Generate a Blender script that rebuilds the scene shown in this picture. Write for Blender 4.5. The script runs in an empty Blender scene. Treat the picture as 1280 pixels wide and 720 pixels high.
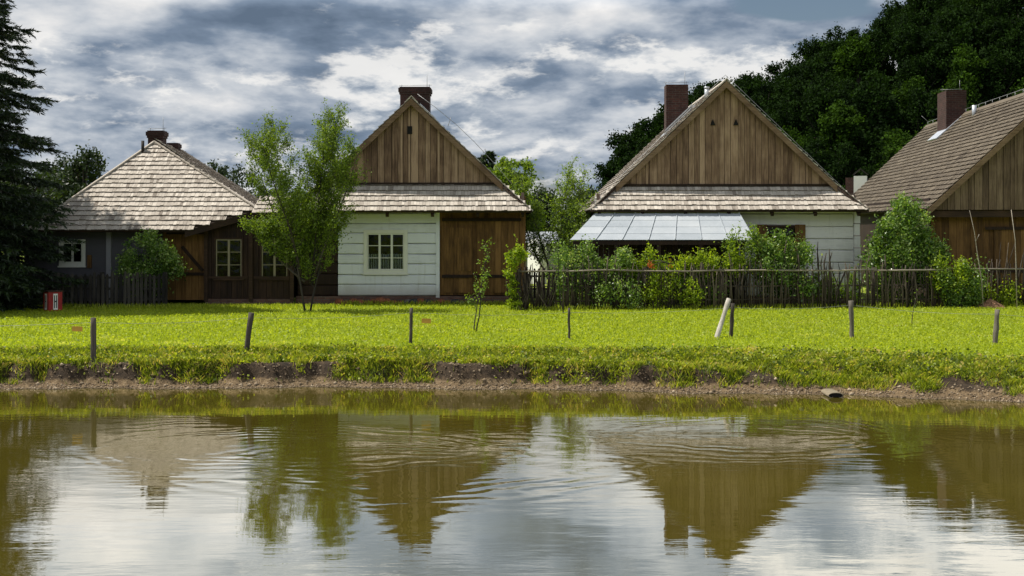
import bpy, math, random
import numpy as np
from mathutils import Vector, Matrix
R = math.radians
SC = bpy.context.scene
COL = SC.collection

# ------------------------------------------------------------------ camera, world, sun, exposure
cam_d = bpy.data.cameras.new('camera'); cam = bpy.data.objects.new('camera', cam_d); COL.objects.link(cam)
cam.location = (0, 0, 3.16); cam.rotation_euler = (R(90), 0, 0)
cam_d.lens = 45; cam_d.sensor_width = 36; cam_d.shift_y = -77/1280; cam_d.clip_end = 6000; cam_d.clip_start = .1
SC.camera = cam

SUN_EL, SUN_AZ = 59, -84       # azimuth measured from +Y (away from the camera) towards +X
az, el = R(SUN_AZ), R(SUN_EL)
sun_vec = Vector((math.sin(az)*math.cos(el), math.cos(az)*math.cos(el), math.sin(el)))
sd = bpy.data.lights.new('sun', 'SUN'); sd.energy = 5.0; sd.angle = R(.55); sd.color = (1, .95, .86)
so = bpy.data.objects.new('sun', sd); COL.objects.link(so)
so.rotation_euler = (-sun_vec).to_track_quat('-Z', 'Y').to_euler()

SC.view_settings.view_transform = 'Standard'; SC.view_settings.look = 'None'
SC.view_settings.exposure = .38; SC.view_settings.gamma = 1; SC.view_settings.use_curve_mapping = False


class NT:
    """tiny node-graph helper"""
    def __init__(s, tree): s.t = tree; s.n = tree.nodes; s.l = tree.links
    def node(s, typ, **kw):
        n = s.n.new(typ)
        for k, v in kw.items():
            setattr(n, k, v)
        return n
    def put(s, sock, v):
        if isinstance(v, bpy.types.NodeSocket): s.l.new(v, sock)
        else: sock.default_value = v
    def math(s, op, a, b=None, c=None, clamp=False):
        n = s.node('ShaderNodeMath', operation=op, use_clamp=clamp)
        s.put(n.inputs[0], a)
        if b is not None: s.put(n.inputs[1], b)
        if c is not None: s.put(n.inputs[2], c)
        return n.outputs[0]
    def vmath(s, op, a, b=None):
        n = s.node('ShaderNodeVectorMath', operation=op)
        s.put(n.inputs[0], a)
        if b is not None: s.put(n.inputs[1], b)
        return n.outputs[0] if op not in ('LENGTH', 'DISTANCE', 'DOT_PRODUCT') else n.outputs['Value']
    def noise(s, vec, scale, detail=4, rough=.55, dist=0, out='Fac'):
        n = s.node('ShaderNodeTexNoise'); s.put(n.inputs['Vector'], vec)
        s.put(n.inputs['Scale'], scale); n.inputs['Detail'].default_value = detail
        n.inputs['Roughness'].default_value = rough; n.inputs['Distortion'].default_value = dist
        return n.outputs[out]
    def ramp(s, fac, stops, interp='LINEAR'):
        n = s.node('ShaderNodeValToRGB'); n.color_ramp.interpolation = interp
        els = n.color_ramp.elements
        while len(els) < len(stops): els.new(.5)
        for e, (p, c) in zip(els, stops):
            e.position = p; e.color = c if len(c) == 4 else (*c, 1)
        s.put(n.inputs[0], fac); return n.outputs[0]
    def mix(s, fac, a, b, blend='MIX'):
        n = s.node('ShaderNodeMix', data_type='RGBA', blend_type=blend)
        s.put(n.inputs[0], fac)
        s.put(n.inputs[6], a if isinstance(a, bpy.types.NodeSocket) else (*a, 1))
        s.put(n.inputs[7], b if isinstance(b, bpy.types.NodeSocket) else (*b, 1))
        return n.outputs[2]
    def maprange(s, v, a, b, c, d, smooth=False):
        n = s.node('ShaderNodeMapRange'); n.clamp = True
        if smooth: n.interpolation_type = 'SMOOTHSTEP'
        s.put(n.inputs[0], v)
        for i, q in enumerate((a, b, c, d)): n.inputs[i+1].default_value = q
        return n.outputs[0]
    def scalev(s, vec, sx, sy, sz):
        return s.vmath('MULTIPLY', vec, (sx, sy, sz))
    def attr(s, name='tint'):
        return s.node('ShaderNodeAttribute', attribute_name=name).outputs['Fac']
    def obj(s): return s.node('ShaderNodeTexCoord').outputs['Object']


def build_world():
    w = bpy.data.worlds.new('World'); SC.world = w; w.use_nodes = True
    g = NT(w.node_tree); g.n.clear()
    out = g.node('ShaderNodeOutputWorld')
    sky = g.node('ShaderNodeTexSky', sky_type='NISHITA', sun_disc=False)
    sky.sun_elevation = el; sky.sun_rotation = az; sky.air_density = 1; sky.dust_density = 1
    b1 = g.node('ShaderNodeBackground'); g.l.new(sky.outputs[0], b1.inputs[0]); b1.inputs[1].default_value = .05
    d = g.node('ShaderNodeTexCoord').outputs['Generated']
    sx = g.node('ShaderNodeSeparateXYZ'); g.l.new(d, sx.inputs[0])
    x, y, z = sx.outputs
    zz = g.math('ADD', g.math('MAXIMUM', z, 0), .30)
    px = g.math('DIVIDE', x, zz); py = g.math('DIVIDE', y, zz)
    cb = g.node('ShaderNodeCombineXYZ'); g.l.new(px, cb.inputs[0]); g.l.new(py, cb.inputs[1]); cb.inputs[2].default_value = 3.7
    P = g.vmath('ADD', cb.outputs[0], (3.6, 1.1, 0))
    def field(Q):
        n1 = g.noise(Q, 1.35, 7, .52, .2)
        n2 = g.noise(Q, 4.5, 6, .55, .1)
        billow = g.math('SUBTRACT', 1, g.math('MULTIPLY', g.math('ABSOLUTE', g.math('SUBTRACT', n2, .5)), 5))
        return g.math('MULTIPLY_ADD', billow, -.06, n1), n1
    big, low = field(P)
    # the same field a step towards the sun: where it is thinner there, the cloud edge is lit
    big2, _l = field(g.vmath('ADD', P, (-.05, -.09, 0)))
    relief = g.math('SUBTRACT', big, big2)
    base = g.noise(g.vmath('ADD', P, (9, 4, 0)), 1.3, 5, .5, .2)
    v = g.math('MULTIPLY_ADD', relief, 2.0, g.math('MULTIPLY_ADD', base, .75, g.math('MULTIPLY', big, .35)))
    col = g.ramp(v, [(.28, (.10, .14, .20)), (.42, (.16, .21, .285)), (.53, (.30, .345, .41)), (.64, (.47, .50, .54)), (.84, (.72, .71, .70))])
    # boost added above the view for bright water reflections, dimmed overhead to cut ambient
    gain = g.math('MULTIPLY', g.maprange(z, .165, .225, .92, 2.3), g.maprange(z, .36, .7, 1.0, .28))
    bc = g.node('ShaderNodeBackground'); g.l.new(col, bc.inputs[0]); g.l.new(gain, bc.inputs[1])
    # crisp cumulus heads standing in front of the layered deck
    yy = g.math('MAXIMUM', g.math('ABSOLUTE', y), .05); dx = g.math('DIVIDE', x, yy)
    c2 = g.node('ShaderNodeCombineXYZ'); g.l.new(dx, c2.inputs[0]); g.l.new(g.math('MULTIPLY', z, 2.6), c2.inputs[1]); c2.inputs[2].default_value = .8
    def puff(Q):
        a = g.noise(Q, 4.2, 8, .56, .1)
        b_ = g.noise(Q, 15, 6, .6, 0)
        return g.math('MULTIPLY_ADD', g.math('ABSOLUTE', g.math('SUBTRACT', b_, .5)), -.55, a)
    pf = puff(c2.outputs[0]); pf2 = puff(g.vmath('ADD', c2.outputs[0], (-.010, .035, 0)))
    def spot(cx, cz, wx, wz):
        ex = g.math('POWER', g.math('DIVIDE', g.math('SUBTRACT', dx, cx), wx), 2); ez = g.math('POWER', g.math('DIVIDE', g.math('SUBTRACT', z, cz), wz), 2)
        return g.math('EXPONENT', g.math('MULTIPLY', g.math('ADD', ex, ez), -1))
    bias = g.math('MULTIPLY', spot(.175, .127, .085, .022), .15)
    gapb = spot(.225, .170, .075, .024)
    pb = g.math('ADD', pf, bias)
    pmask = g.maprange(pb, .50, .60, 0, 1, True)
    lit = g.math('MULTIPLY_ADD', g.math('SUBTRACT', pf, pf2), 5.0, g.math('MULTIPLY_ADD', pb, 1.2, -.12))
    pcol = g.ramp(lit, [(.20, (.20, .25, .32)), (.42, (.38, .42, .47)), (.64, (.56, .58, .60)), (.92, (.76, .75, .73))])
    col = g.mix(g.math('MULTIPLY', pmask, .85), col, pcol); g.l.new(col, bc.inputs[0])
    # gaps of blue
    mask = g.math('MAXIMUM', g.maprange(g.math('MULTIPLY_ADD', gapb, -.30, low), .33, .385, 0, 1, True), g.math('MULTIPLY', pmask, .9))
    mx = g.node('ShaderNodeMixShader'); g.l.new(mask, mx.inputs[0]); g.l.new(b1.outputs[0], mx.inputs[1]); g.l.new(bc.outputs[0], mx.inputs[2])
    g.l.new(mx.outputs[0], out.inputs[0])
build_world()

# ------------------------------------------------------------------ helpers
def PX(px, Y): return (px-640)/1600*Y
def PZ(py, Y): return 3.16-(py-283)/1600*Y
LAWN = .6
def gy(py): return 1600*2.56/(py-283)      # distance of the lawn point seen at picture row py

def tag(o, label=None, cat=None, group=None, kind=None):
    if label: o['label'] = label
    if cat: o['category'] = cat
    if group: o['group'] = group
    if kind: o['kind'] = kind
    return o
def empty(name, loc=(0, 0, 0), rz=0):
    o = bpy.data.objects.new(name, None); COL.objects.link(o); o.location = loc; o.rotation_euler = (0, 0, rz)
    o.empty_display_size = .2
    return o
def finish(name, me, mat, parent=None, loc=None):
    if mat: me.materials.append(mat)
    o = bpy.data.objects.new(name, me); COL.objects.link(o)
    if parent: o.parent = parent
    if loc: o.location = loc
    return o
def np_mesh(name, V, F, tint=None, smooth=False):
    """V (n,3), F (m,k) arrays"""
    V = np.asarray(V, dtype=np.float32); F = np.asarray(F, dtype=np.int32)
    me = bpy.data.meshes.new(name)
    k = F.shape[1]; m = F.shape[0]
    me.vertices.add(len(V)); me.vertices.foreach_set('co', V.ravel())
    me.loops.add(m*k); me.loops.foreach_set('vertex_index', F.ravel())
    me.polygons.add(m); me.polygons.foreach_set('loop_start', np.arange(0, m*k, k, dtype=np.int32))
    if smooth: me.polygons.foreach_set('use_smooth', np.ones(m, dtype=bool))
    me.update(calc_edges=True)
    if tint is not None:
        a = me.attributes.new('tint', 'FLOAT', 'FACE'); a.data.foreach_set('value', np.asarray(tint, dtype=np.float32))
    return me

class MB:
    def __init__(s): s.v = []; s.f = []; s.t = []; s.sm = []
    def add(s, vs, fs, tint=.5, smooth=False):
        b = len(s.v); s.v.extend([tuple(p) for p in vs])
        for f in fs: s.f.append([b+i for i in f]); s.t.append(tint); s.sm.append(smooth)
    def box(s, x0, x1, y0, y1, z0, z1, tint=.5):
        s.add([(x0,y0,z0),(x1,y0,z0),(x1,y1,z0),(x0,y1,z0),(x0,y0,z1),(x1,y0,z1),(x1,y1,z1),(x0,y1,z1)],
              [(0,3,2,1),(4,5,6,7),(0,1,5,4),(1,2,6,5),(2,3,7,6),(3,0,4,7)], tint)
    def prism(s, pts, ext, tint=.5):
        """polygon pts (3D list) extruded by vector ext"""
        n = len(pts); e = Vector(ext)
        a = [Vector(p) for p in pts]; b = [p+e for p in a]
        nrm = Vector((0, 0, 0))
        for i in range(n): nrm += a[i].cross(a[(i+1) % n])
        fs = [tuple(range(n)), tuple(range(2*n-1, n-1, -1))]+[(i, n+i, n+(i+1) % n, (i+1) % n) for i in range(n)]
        if nrm.dot(e) > 0: fs = [tuple(reversed(f)) for f in fs]
        s.add(a+b, fs, tint)
    def beam(s, p, q, w, h, tint=.5, up=(0, 0, 1)):
        p, q = Vector(p), Vector(q); d = (q-p).normalized(); u = Vector(up)
        if abs(d.dot(u)) > .95: u = Vector((0, 1, 0))
        a = d.cross(u).normalized()*w/2; b = a.cross(d).normalized()*h/2
        s.prism([p-a-b, p+a-b, p+a+b, p-a+b], q-p, tint)
    def tube(s, pts, rad, n=6, tint=.5, cap=True):
        pts = [Vector(p) for p in pts]
        if not hasattr(rad, '__len__'): rad = [rad]*len(pts)
        vs = []; prev = None
        for i, p in enumerate(pts):
            d = (pts[min(i+1, len(pts)-1)]-pts[max(i-1, 0)])
            if d.length < 1e-6: d = Vector((0, 0, 1))
            d.normalize()
            u = prev if prev is not None else (Vector((1, 0, 0)) if abs(d.x) < .8 else Vector((0, 1, 0)))
            a = (u-d*u.dot(d)).normalized(); prev = a; b = d.cross(a)
            for k in range(n):
                th = 2*math.pi*k/n
                vs.append(p+(a*math.cos(th)+b*math.sin(th))*rad[i])
        fs = []
        for i in range(len(pts)-1):
            for k in range(n):
                k2 = (k+1) % n
                fs.append((i*n+k, i*n+k2, (i+1)*n+k2, (i+1)*n+k))
        s.add(vs, fs, tint, True)
        if cap:
            b0 = len(s.v)-len(vs)
            s.f.append([b0+k for k in range(n-1, -1, -1)]); s.t.append(tint); s.sm.append(False)
            e = b0+(len(pts)-1)*n
            s.f.append([e+k for k in range(n)]); s.t.append(tint); s.sm.append(False)
    def build(s, name, mat, parent=None, loc=None):
        me = bpy.data.meshes.new(name); me.from_pydata(s.v, [], s.f)
        a = me.attributes.new('tint', 'FLOAT', 'FACE'); a.data.foreach_set('value', s.t)
        me.polygons.foreach_set('use_smooth', s.sm)
        me.update()
        return finish(name, me, mat, parent, loc)

# ------------------------------------------------------------------ materials
def mat(name, rough=.8):
    m = bpy.data.materials.new(name); m.use_nodes = True
    g = NT(m.node_tree); b = m.node_tree.nodes['Principled BSDF']
    b.inputs['Roughness'].default_value = rough
    b.inputs['Specular IOR Level'].default_value = .3
    return m, g, b
def bump(g, b, h, dist, strength=1):
    n = g.node('ShaderNodeBump'); n.inputs['Strength'].default_value = strength; n.inputs['Distance'].default_value = dist
    g.put(n.inputs['Height'], h); g.l.new(n.outputs[0], b.inputs['Normal'])
def wood(name, dark, mid, light, axis='z', rough=.85, knots=True, streak=1.0, bmp=.006):
    m, g, b = mat(name, rough)
    o = g.obj(); t = g.attr()
    off = g.node('ShaderNodeCombineXYZ'); g.l.new(g.math('MULTIPLY', t, 37), off.inputs[0]); g.l.new(g.math('MULTIPLY', t, 11), off.inputs[2])
    p = g.vmath('ADD', o, off.outputs[0])
    sc = {'z': (14, 14, .9), 'x': (.9, 14, 14), 'y': (14, .9, 14)}[axis]
    n1 = g.noise(g.scalev(p, *sc), 1.6, 6, .65, .3)
    n2 = g.noise(p, 1.1, 4, .6)
    f = g.math('ADD', g.math('MULTIPLY', n1, .62*streak), g.math('MULTIPLY_ADD', t, .40, g.math('MULTIPLY_ADD', n2, .5, -.235-.31*(streak-1))))
    c = g.ramp(f, [(.32, dark), (.5, mid), (.72, light)])
    g.l.new(c, b.inputs['Base Color']); bump(g, b, n1, bmp)
    return m
def paint(name, col, rough=.75, var=.12, axis='x', bmp=.006):
    m, g, b = mat(name, rough)
    o = g.obj(); t = g.attr()
    sc = (1, 10, 10) if axis == 'x' else (10, 10, 1)
    n1 = g.noise(g.scalev(o, *sc), 2, 5, .6)
    n2 = g.noise(o, 1.3, 6, .7)
    f = g.math('MULTIPLY_ADD', t, .3, g.math('ADD', g.math('MULTIPLY', n1, .35), g.math('MULTIPLY', n2, .5)))
    lo = tuple(c*(1-2.2*var) for c in col); hi = tuple(min(1, c*(1+var*.4)) for c in col)
    c = g.ramp(f, [(.3, lo), (.55, col), (.8, hi)])
    if 'log' in name:     # splashed earth and peeling near the foot, streaks under the eave
        sp = g.node('ShaderNodeSeparateXYZ'); g.l.new(o, sp.inputs[0])
        foot = g.math('MULTIPLY', g.maprange(g.math('MULTIPLY_ADD', n2, -.9, sp.outputs[2]), -.25, .35, 1, 0, True), .55)
        c = g.mix(foot, c, (.26, .22, .16))
        st = g.noise(g.scalev(o, 5, 5, .35), 1.5, 5, .6)
        c = g.mix(g.maprange(st, .56, .75, 0, .45), c, (.36, .35, .30))
        fl_ = g.noise(o, 11, 6, .7); c = g.mix(g.maprange(fl_, .64, .69, 0, .6), c, (.30, .27, .22))
    g.l.new(c, b.inputs['Base Color']); bump(g, b, n1, bmp)
    return m
def shingle_mat(name, dark, mid, light):
    m, g, b = mat(name, .85)
    o = g.obj(); t = g.attr()
    n1 = g.noise(o, 16, 5, .7); n2 = g.noise(o, .7, 4, .65); n3 = g.noise(g.scalev(o, 45, 45, 6), 1, 3, .6)
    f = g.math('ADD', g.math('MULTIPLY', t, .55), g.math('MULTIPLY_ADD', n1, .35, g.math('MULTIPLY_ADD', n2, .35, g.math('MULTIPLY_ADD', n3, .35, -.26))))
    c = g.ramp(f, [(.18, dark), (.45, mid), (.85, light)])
    g.l.new(c, b.inputs['Base Color']); bump(g, b, n3, .006)
    return m
def brick_mat(name, c1, c2, mortar):
    m, g, b = mat(name, .9)
    o = g.obj(); s = g.node('ShaderNodeSeparateXYZ'); g.l.new(o, s.inputs[0])
    cb = g.node('ShaderNodeCombineXYZ'); g.l.new(g.math('ADD', s.outputs[0], s.outputs[1]), cb.inputs[0]); g.l.new(s.outputs[2], cb.inputs[1])
    br = g.node('ShaderNodeTexBrick'); g.l.new(cb.outputs[0], br.inputs['Vector'])
    br.inputs['Color1'].default_value = (*c1, 1); br.inputs['Color2'].default_value = (*c2, 1); br.inputs['Mortar'].default_value = (*mortar, 1)
    br.inputs['Scale'].default_value = 1; br.inputs['Brick Width'].default_value = .25; br.inputs['Row Height'].default_value = .08
    br.inputs['Mortar Size'].default_value = .008
    n = g.noise(o, 5, 5, .7)
    c = g.mix(g.maprange(n, .4, .7, 0, .7), br.outputs[0], tuple(x*.35 for x in c1))
    g.l.new(c, b.inputs['Base Color']); bump(g, b, g.math('SUBTRACT', 1, br.outputs['Fac']), .006)
    return m
def leaf_mat(name, dark, light, trans=.45, rough=.5, third=None):
    m = bpy.data.materials.new(name); m.use_nodes = True
    g = NT(m.node_tree); b = m.node_tree.nodes['Principled BSDF']; out = m.node_tree.nodes['Material Output']
    b.inputs['Roughness'].default_value = rough; b.inputs['Specular IOR Level'].default_value = .35 if rough < .6 else .08
    t = g.attr()
    stops = [(.1, dark), (.85, light)] if third is None else [(.05, dark), (.7, light), (.97, third)]
    c = g.ramp(t, stops)
    g.l.new(c, b.inputs['Base Color'])
    tr = g.node('ShaderNodeBsdfTranslucent')
    c2 = g.mix(1.0, c, (1.5, 1.45, .5), 'MULTIPLY'); g.l.new(c2, tr.inputs[0])
    mx = g.node('ShaderNodeMixShader'); mx.inputs[0].default_value = trans
    g.l.new(b.outputs[0], mx.inputs[1]); g.l.new(tr.outputs[0], mx.inputs[2]); g.l.new(mx.outputs[0], out.inputs[0])
    return m
def plain(name, col, rough=.6, metal=0, noise_amt=.25, scale=8):
    m, g, b = mat(name, rough); b.inputs['Metallic'].default_value = metal
    n = g.noise(g.obj(), scale, 5, .65)
    c = g.mix(g.maprange(n, .3, .7, 0, 1), tuple(x*(1-noise_amt) for x in col), tuple(min(1, x*(1+noise_amt*.6)) for x in col))
    g.l.new(c, b.inputs['Base Color'])
    return m
def glass_mat():
    m = bpy.data.materials.new('window_glass'); m.use_nodes = True
    g = NT(m.node_tree); out = m.node_tree.nodes['Material Output']; m.node_tree.nodes.remove(m.node_tree.nodes['Principled BSDF'])
    gl = g.node('ShaderNodeBsdfGlossy'); gl.inputs['Roughness'].default_value = .03; gl.inputs[0].default_value = (.35, .35, .35, 1)
    tr = g.node('ShaderNodeBsdfTransparent'); tr.inputs[0].default_value = (.75, .8, .78, 1)
    fr = g.node('ShaderNodeFresnel'); fr.inputs[0].default_value = 1.45
    n = g.noise(g.obj(), 3, 2, .5); bp = g.node('ShaderNodeBump'); bp.inputs['Distance'].default_value = .01; g.l.new(n, bp.inputs['Height'])
    g.l.new(bp.outputs[0], gl.inputs['Normal'])
    mx = g.node('ShaderNodeMixShader'); g.l.new(fr.outputs[0], mx.inputs[0]); g.l.new(tr.outputs[0], mx.inputs[1]); g.l.new(gl.outputs[0], mx.inputs[2])
    g.l.new(mx.outputs[0], out.inputs[0]); return m

M = {}
M['gable'] = wood('weathered_gable_boards', (.075, .042, .026), (.18, .112, .068), (.33, .225, .145))
M['gable_grey'] = wood('grey_gable_boards', (.042, .026, .016), (.105, .069, .043), (.205, .145, .095))
M['brown'] = wood('brown_stained_boards', (.035, .016, .005), (.10, .050, .014), (.19, .10, .032))
M['brown_dark'] = wood('dark_brown_boards', (.008, .004, .0025), (.02, .010, .006), (.042, .022, .012))
M['brown_h'] = wood('brown_stained_beam', (.012, .007, .004), (.03, .016, .009), (.065, .036, .02), axis='x')
M['barge'] = wood('barge_board_wood', (.055, .032, .018), (.13, .08, .045), (.23, .155, .095), axis='x')
M['white_log'] = paint('white_limewashed_logs', (.59, .61, .65), var=.18)
M['white_log_warm'] = paint('old_white_painted_logs', (.62, .61, .58), var=.18)
M['white_paint'] = paint('white_window_paint', (.58, .58, .51), .5, .08, 'z', .002)
M['grey_wall'] = paint('grey_plaster_wall', (.07, .068, .075), .85, .12)
M['grey_post'] = paint('grey_painted_post', (.2, .2, .21), .8, .1, 'z')
M['cream'] = paint('cream_sash_paint', (.22, .19, .12), .6, .15, 'z', .002)
M['shingle'] = shingle_mat('silver_wood_shingles', (.125, .10, .08), (.33, .29, .245), (.56, .505, .435))
M['shingle_old'] = shingle_mat('brown_wood_shingles', (.035, .026, .017), (.085, .066, .045), (.165, .135, .095))
M['shingle_far'] = shingle_mat('dark_wood_shingles', (.02, .018, .016), (.05, .045, .04), (.10, .09, .08))
M['brick'] = brick_mat('dark_red_brick', (.062, .024, .018), (.036, .016, .013), (.07, .056, .047))
M['brick_dark'] = brick_mat('sooty_brick', (.05, .02, .018), (.028, .014, .013), (.05, .04, .036))
M['brick_low'] = brick_mat('foundation_brick', (.16, .08, .055), (.09, .05, .04), (.12, .11, .1))
M['zinc'] = plain('zinc_flashing', (.42, .44, .47), .45, .5, .2, 5)
M['glass'] = glass_mat()
M['curtain'] = plain('lace_curtain', (.55, .56, .55), .9, 0, .5, 30)
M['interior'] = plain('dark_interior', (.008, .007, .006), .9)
M['iron'] = plain('rusty_iron', (.03, .025, .022), .7, .3)
M['wire'] = plain('galvanised_wire', (.3, .3, .3), .5, .6)
M['picket'] = wood('blackened_picket_wood', (.008, .007, .006), (.02, .017, .014), (.05, .044, .036))
M['stick'] = wood('brushwood_sticks', (.014, .010, .008), (.045, .034, .025), (.14, .11, .08))
M['rail'] = wood('bleached_rail', (.06, .05, .04), (.17, .145, .11), (.34, .3, .24), axis='x')
M['post'] = wood('weathered_post', (.04, .033, .026), (.11, .095, .075), (.25, .22, .18))
M['post_dark'] = wood('dark_bark_post', (.015, .012, .01), (.04, .033, .027), (.09, .075, .06))
M['pole'] = wood('peeled_grey_pole', (.2, .18, .15), (.36, .33, .28), (.5, .47, .42))
M['bark'] = wood('bark', (.012, .01, .008), (.028, .023, .018), (.06, .05, .04))
M['birch_leaf'] = leaf_mat('young_tree_leaves', (.045, .09, .010), (.19, .27, .028), .5)
M['bush_leaf'] = leaf_mat('bush_leaves', (.03, .07, .014), (.17, .28, .05), .42, .32, (.42, .50, .22))
M['vine_leaf'] = leaf_mat('vine_leaves', (.07, .13, .008), (.34, .44, .03), .55)
M['willow_leaf'] = leaf_mat('willow_leaves', (.05, .10, .012), (.22, .32, .04), .5)
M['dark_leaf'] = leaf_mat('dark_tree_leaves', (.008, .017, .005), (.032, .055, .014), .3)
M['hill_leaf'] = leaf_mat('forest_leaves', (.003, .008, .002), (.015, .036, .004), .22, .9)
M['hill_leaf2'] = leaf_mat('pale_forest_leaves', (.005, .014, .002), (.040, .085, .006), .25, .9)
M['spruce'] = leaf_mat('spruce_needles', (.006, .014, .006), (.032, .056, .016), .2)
M['red_leaf'] = leaf_mat('red_vine_leaves', (.3, .05, .01), (.5, .12, .02), .4)

def ground_mat():
    m, g, b = mat('lawn_soil_and_mud', .95)
    geo = g.node('ShaderNodeNewGeometry'); P = geo.outputs['Position']; sp = g.node('ShaderNodeSeparateXYZ'); g.l.new(P, sp.inputs[0])
    z = sp.outputs[2]
    n0 = g.noise(P, 9, 6, .7); n1 = g.noise(P, .5, 5, .6); n2 = g.noise(P, 40, 3, .6); n3 = g.noise(P, 2.4, 5, .65)
    grass = g.ramp(g.math('MULTIPLY_ADD', n1, .5, g.math('MULTIPLY', n0, .5)), [(.3, (.10, .14, .008)), (.55, (.22, .28, .018)), (.75, (.34, .38, .04))])
    dry = g.mix(g.maprange(g.noise(g.scalev(P, .6, 1.6, 1), 1.2, 5, .6), .61, .68, 0, .8), grass, (.34, .27, .13))
    mud = g.ramp(g.math('MULTIPLY_ADD', n2, .5, g.math('MULTIPLY', n0, .5)), [(.3, (.055, .036, .018)), (.5, (.14, .095, .05)), (.72, (.33, .25, .15))])
    soil = g.ramp(n0, [(.3, (.012, .008, .005)), (.55, (.045, .03, .017)), (.75, (.12, .08, .045))])
    zj = g.math('MULTIPLY_ADD', g.math('SUBTRACT', n3, .5), .22, z)
    c = g.mix(g.maprange(zj, .13, .19, 0, 1, True), mud, soil)
    c = g.mix(g.maprange(zj, .47, .58, 0, 1, True), c, dry)
    # wet dark rim at the water line and the pond bed
    c = g.mix(g.maprange(z, -.02, .035, 1, 0, True), c, (.045, .035, .018))
    g.l.new(c, b.inputs['Base Color']); bump(g, b, g.math('ADD', n2, g.math('MULTIPLY', n0, 2)), .02)
    return m
M['ground'] = ground_mat()

def water_mat():
    m = bpy.data.materials.new('pond_water'); m.use_nodes = True
    g = NT(m.node_tree); out = m.node_tree.nodes['Material Output']; b = m.node_tree.nodes['Principled BSDF']
    P = g.obj()
    sp = g.node('ShaderNodeSeparateXYZ'); g.l.new(P, sp.inputs[0]); x, y, z = sp.outputs
    # silt-laden body colour
    n = g.noise(P, .35, 3, .6)
    c = g.ramp(n, [(.35, (.050, .040, .005)), (.65, (.066, .054, .007))])
    g.l.new(c, b.inputs['Base Color']); b.inputs['Roughness'].default_value = .9; b.inputs['Specular IOR Level'].default_value = 0
    warp = g.node('ShaderNodeTexNoise'); g.l.new(P, warp.inputs['Vector']); warp.inputs['Scale'].default_value = .55; warp.inputs['Detail'].default_value = 3
    wv = g.vmath('MULTIPLY', g.vmath('SUBTRACT', warp.outputs['Color'], (.5, .5, .5)), (2.2, 1.5, 0))
    Q = g.vmath('ADD', P, wv)
    def rings(cx, cy, R0, wd, lam, amp, side=None):
        r = g.vmath('LENGTH', g.scalev(g.vmath('SUBTRACT', Q, (cx, cy, 0)), .62, 1, 0))
        env = g.math('EXPONENT', g.math('MULTIPLY', g.math('POWER', g.math('DIVIDE', g.math('SUBTRACT', r, R0), wd), 2), -1))
        if side is not None:
            env = g.math('MULTIPLY', env, g.maprange(y, side[0], side[1], 0, 1, True))
        return g.math('MULTIPLY', g.math('MULTIPLY', g.math('SINE', g.math('MULTIPLY', r, 6.283/lam)), env), amp)
    h = rings(-2.9, 18.2, 1.5, 1.1, .27, .0006)
    h = g.math('ADD', h, rings(-1.2, 16.6, 1.3, .9, .36, .0008))
    h = g.math('ADD', h, rings(3.6, 19.3, 1.3, .9, .27, .0005))
    h = g.math('ADD', h, rings(-4.5, 14.5, 2.4, 1.3, .42, .0002))
    h = g.math('MULTIPLY', h, g.maprange(g.noise(P, .5, 2, .5), .38, .60, .3, 1.35, True))
    patch = g.maprange(g.noise(P, .16, 3, .5), .38, .62, .25, 1.0)
    fine = g.math('MULTIPLY', g.math('MULTIPLY', g.math('SUBTRACT', g.noise(g.scalev(P, .9, 3.2, 1), 3.2, 3, .55, .4), .5), .0012), patch)
    fine2 = g.math('MULTIPLY', g.math('SUBTRACT', g.noise(g.scalev(P, .8, 2.2, 1), .8, 2, .5), .5), .0028)
    h = g.math('ADD', h, g.math('ADD', fine, fine2))
    bp = g.node('ShaderNodeBump'); bp.inputs['Distance'].default_value = 1; bp.inputs['Strength'].default_value = 1; g.l.new(h, bp.inputs['Height'])
    gl = g.node('ShaderNodeBsdfGlossy'); gl.inputs['Roughness'].default_value = .015; gl.inputs[0].default_value = (1, .98, .93, 1); g.l.new(bp.outputs[0], gl.inputs['Normal'])
    fr = g.node('ShaderNodeFresnel'); fr.inputs[0].default_value = 1.75; g.l.new(bp.outputs[0], fr.inputs['Normal'])
    fac = g.math('MULTIPLY_ADD', fr.outputs[0], 1.0, .06, clamp=True)
    mx = g.node('ShaderNodeMixShader'); g.l.new(fac, mx.inputs[0]); g.l.new(b.outputs[0], mx.inputs[1]); g.l.new(gl.outputs[0], mx.inputs[2])
    g.l.new(mx.outputs[0], out.inputs[0])
    return m
M['water'] = water_mat()

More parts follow.
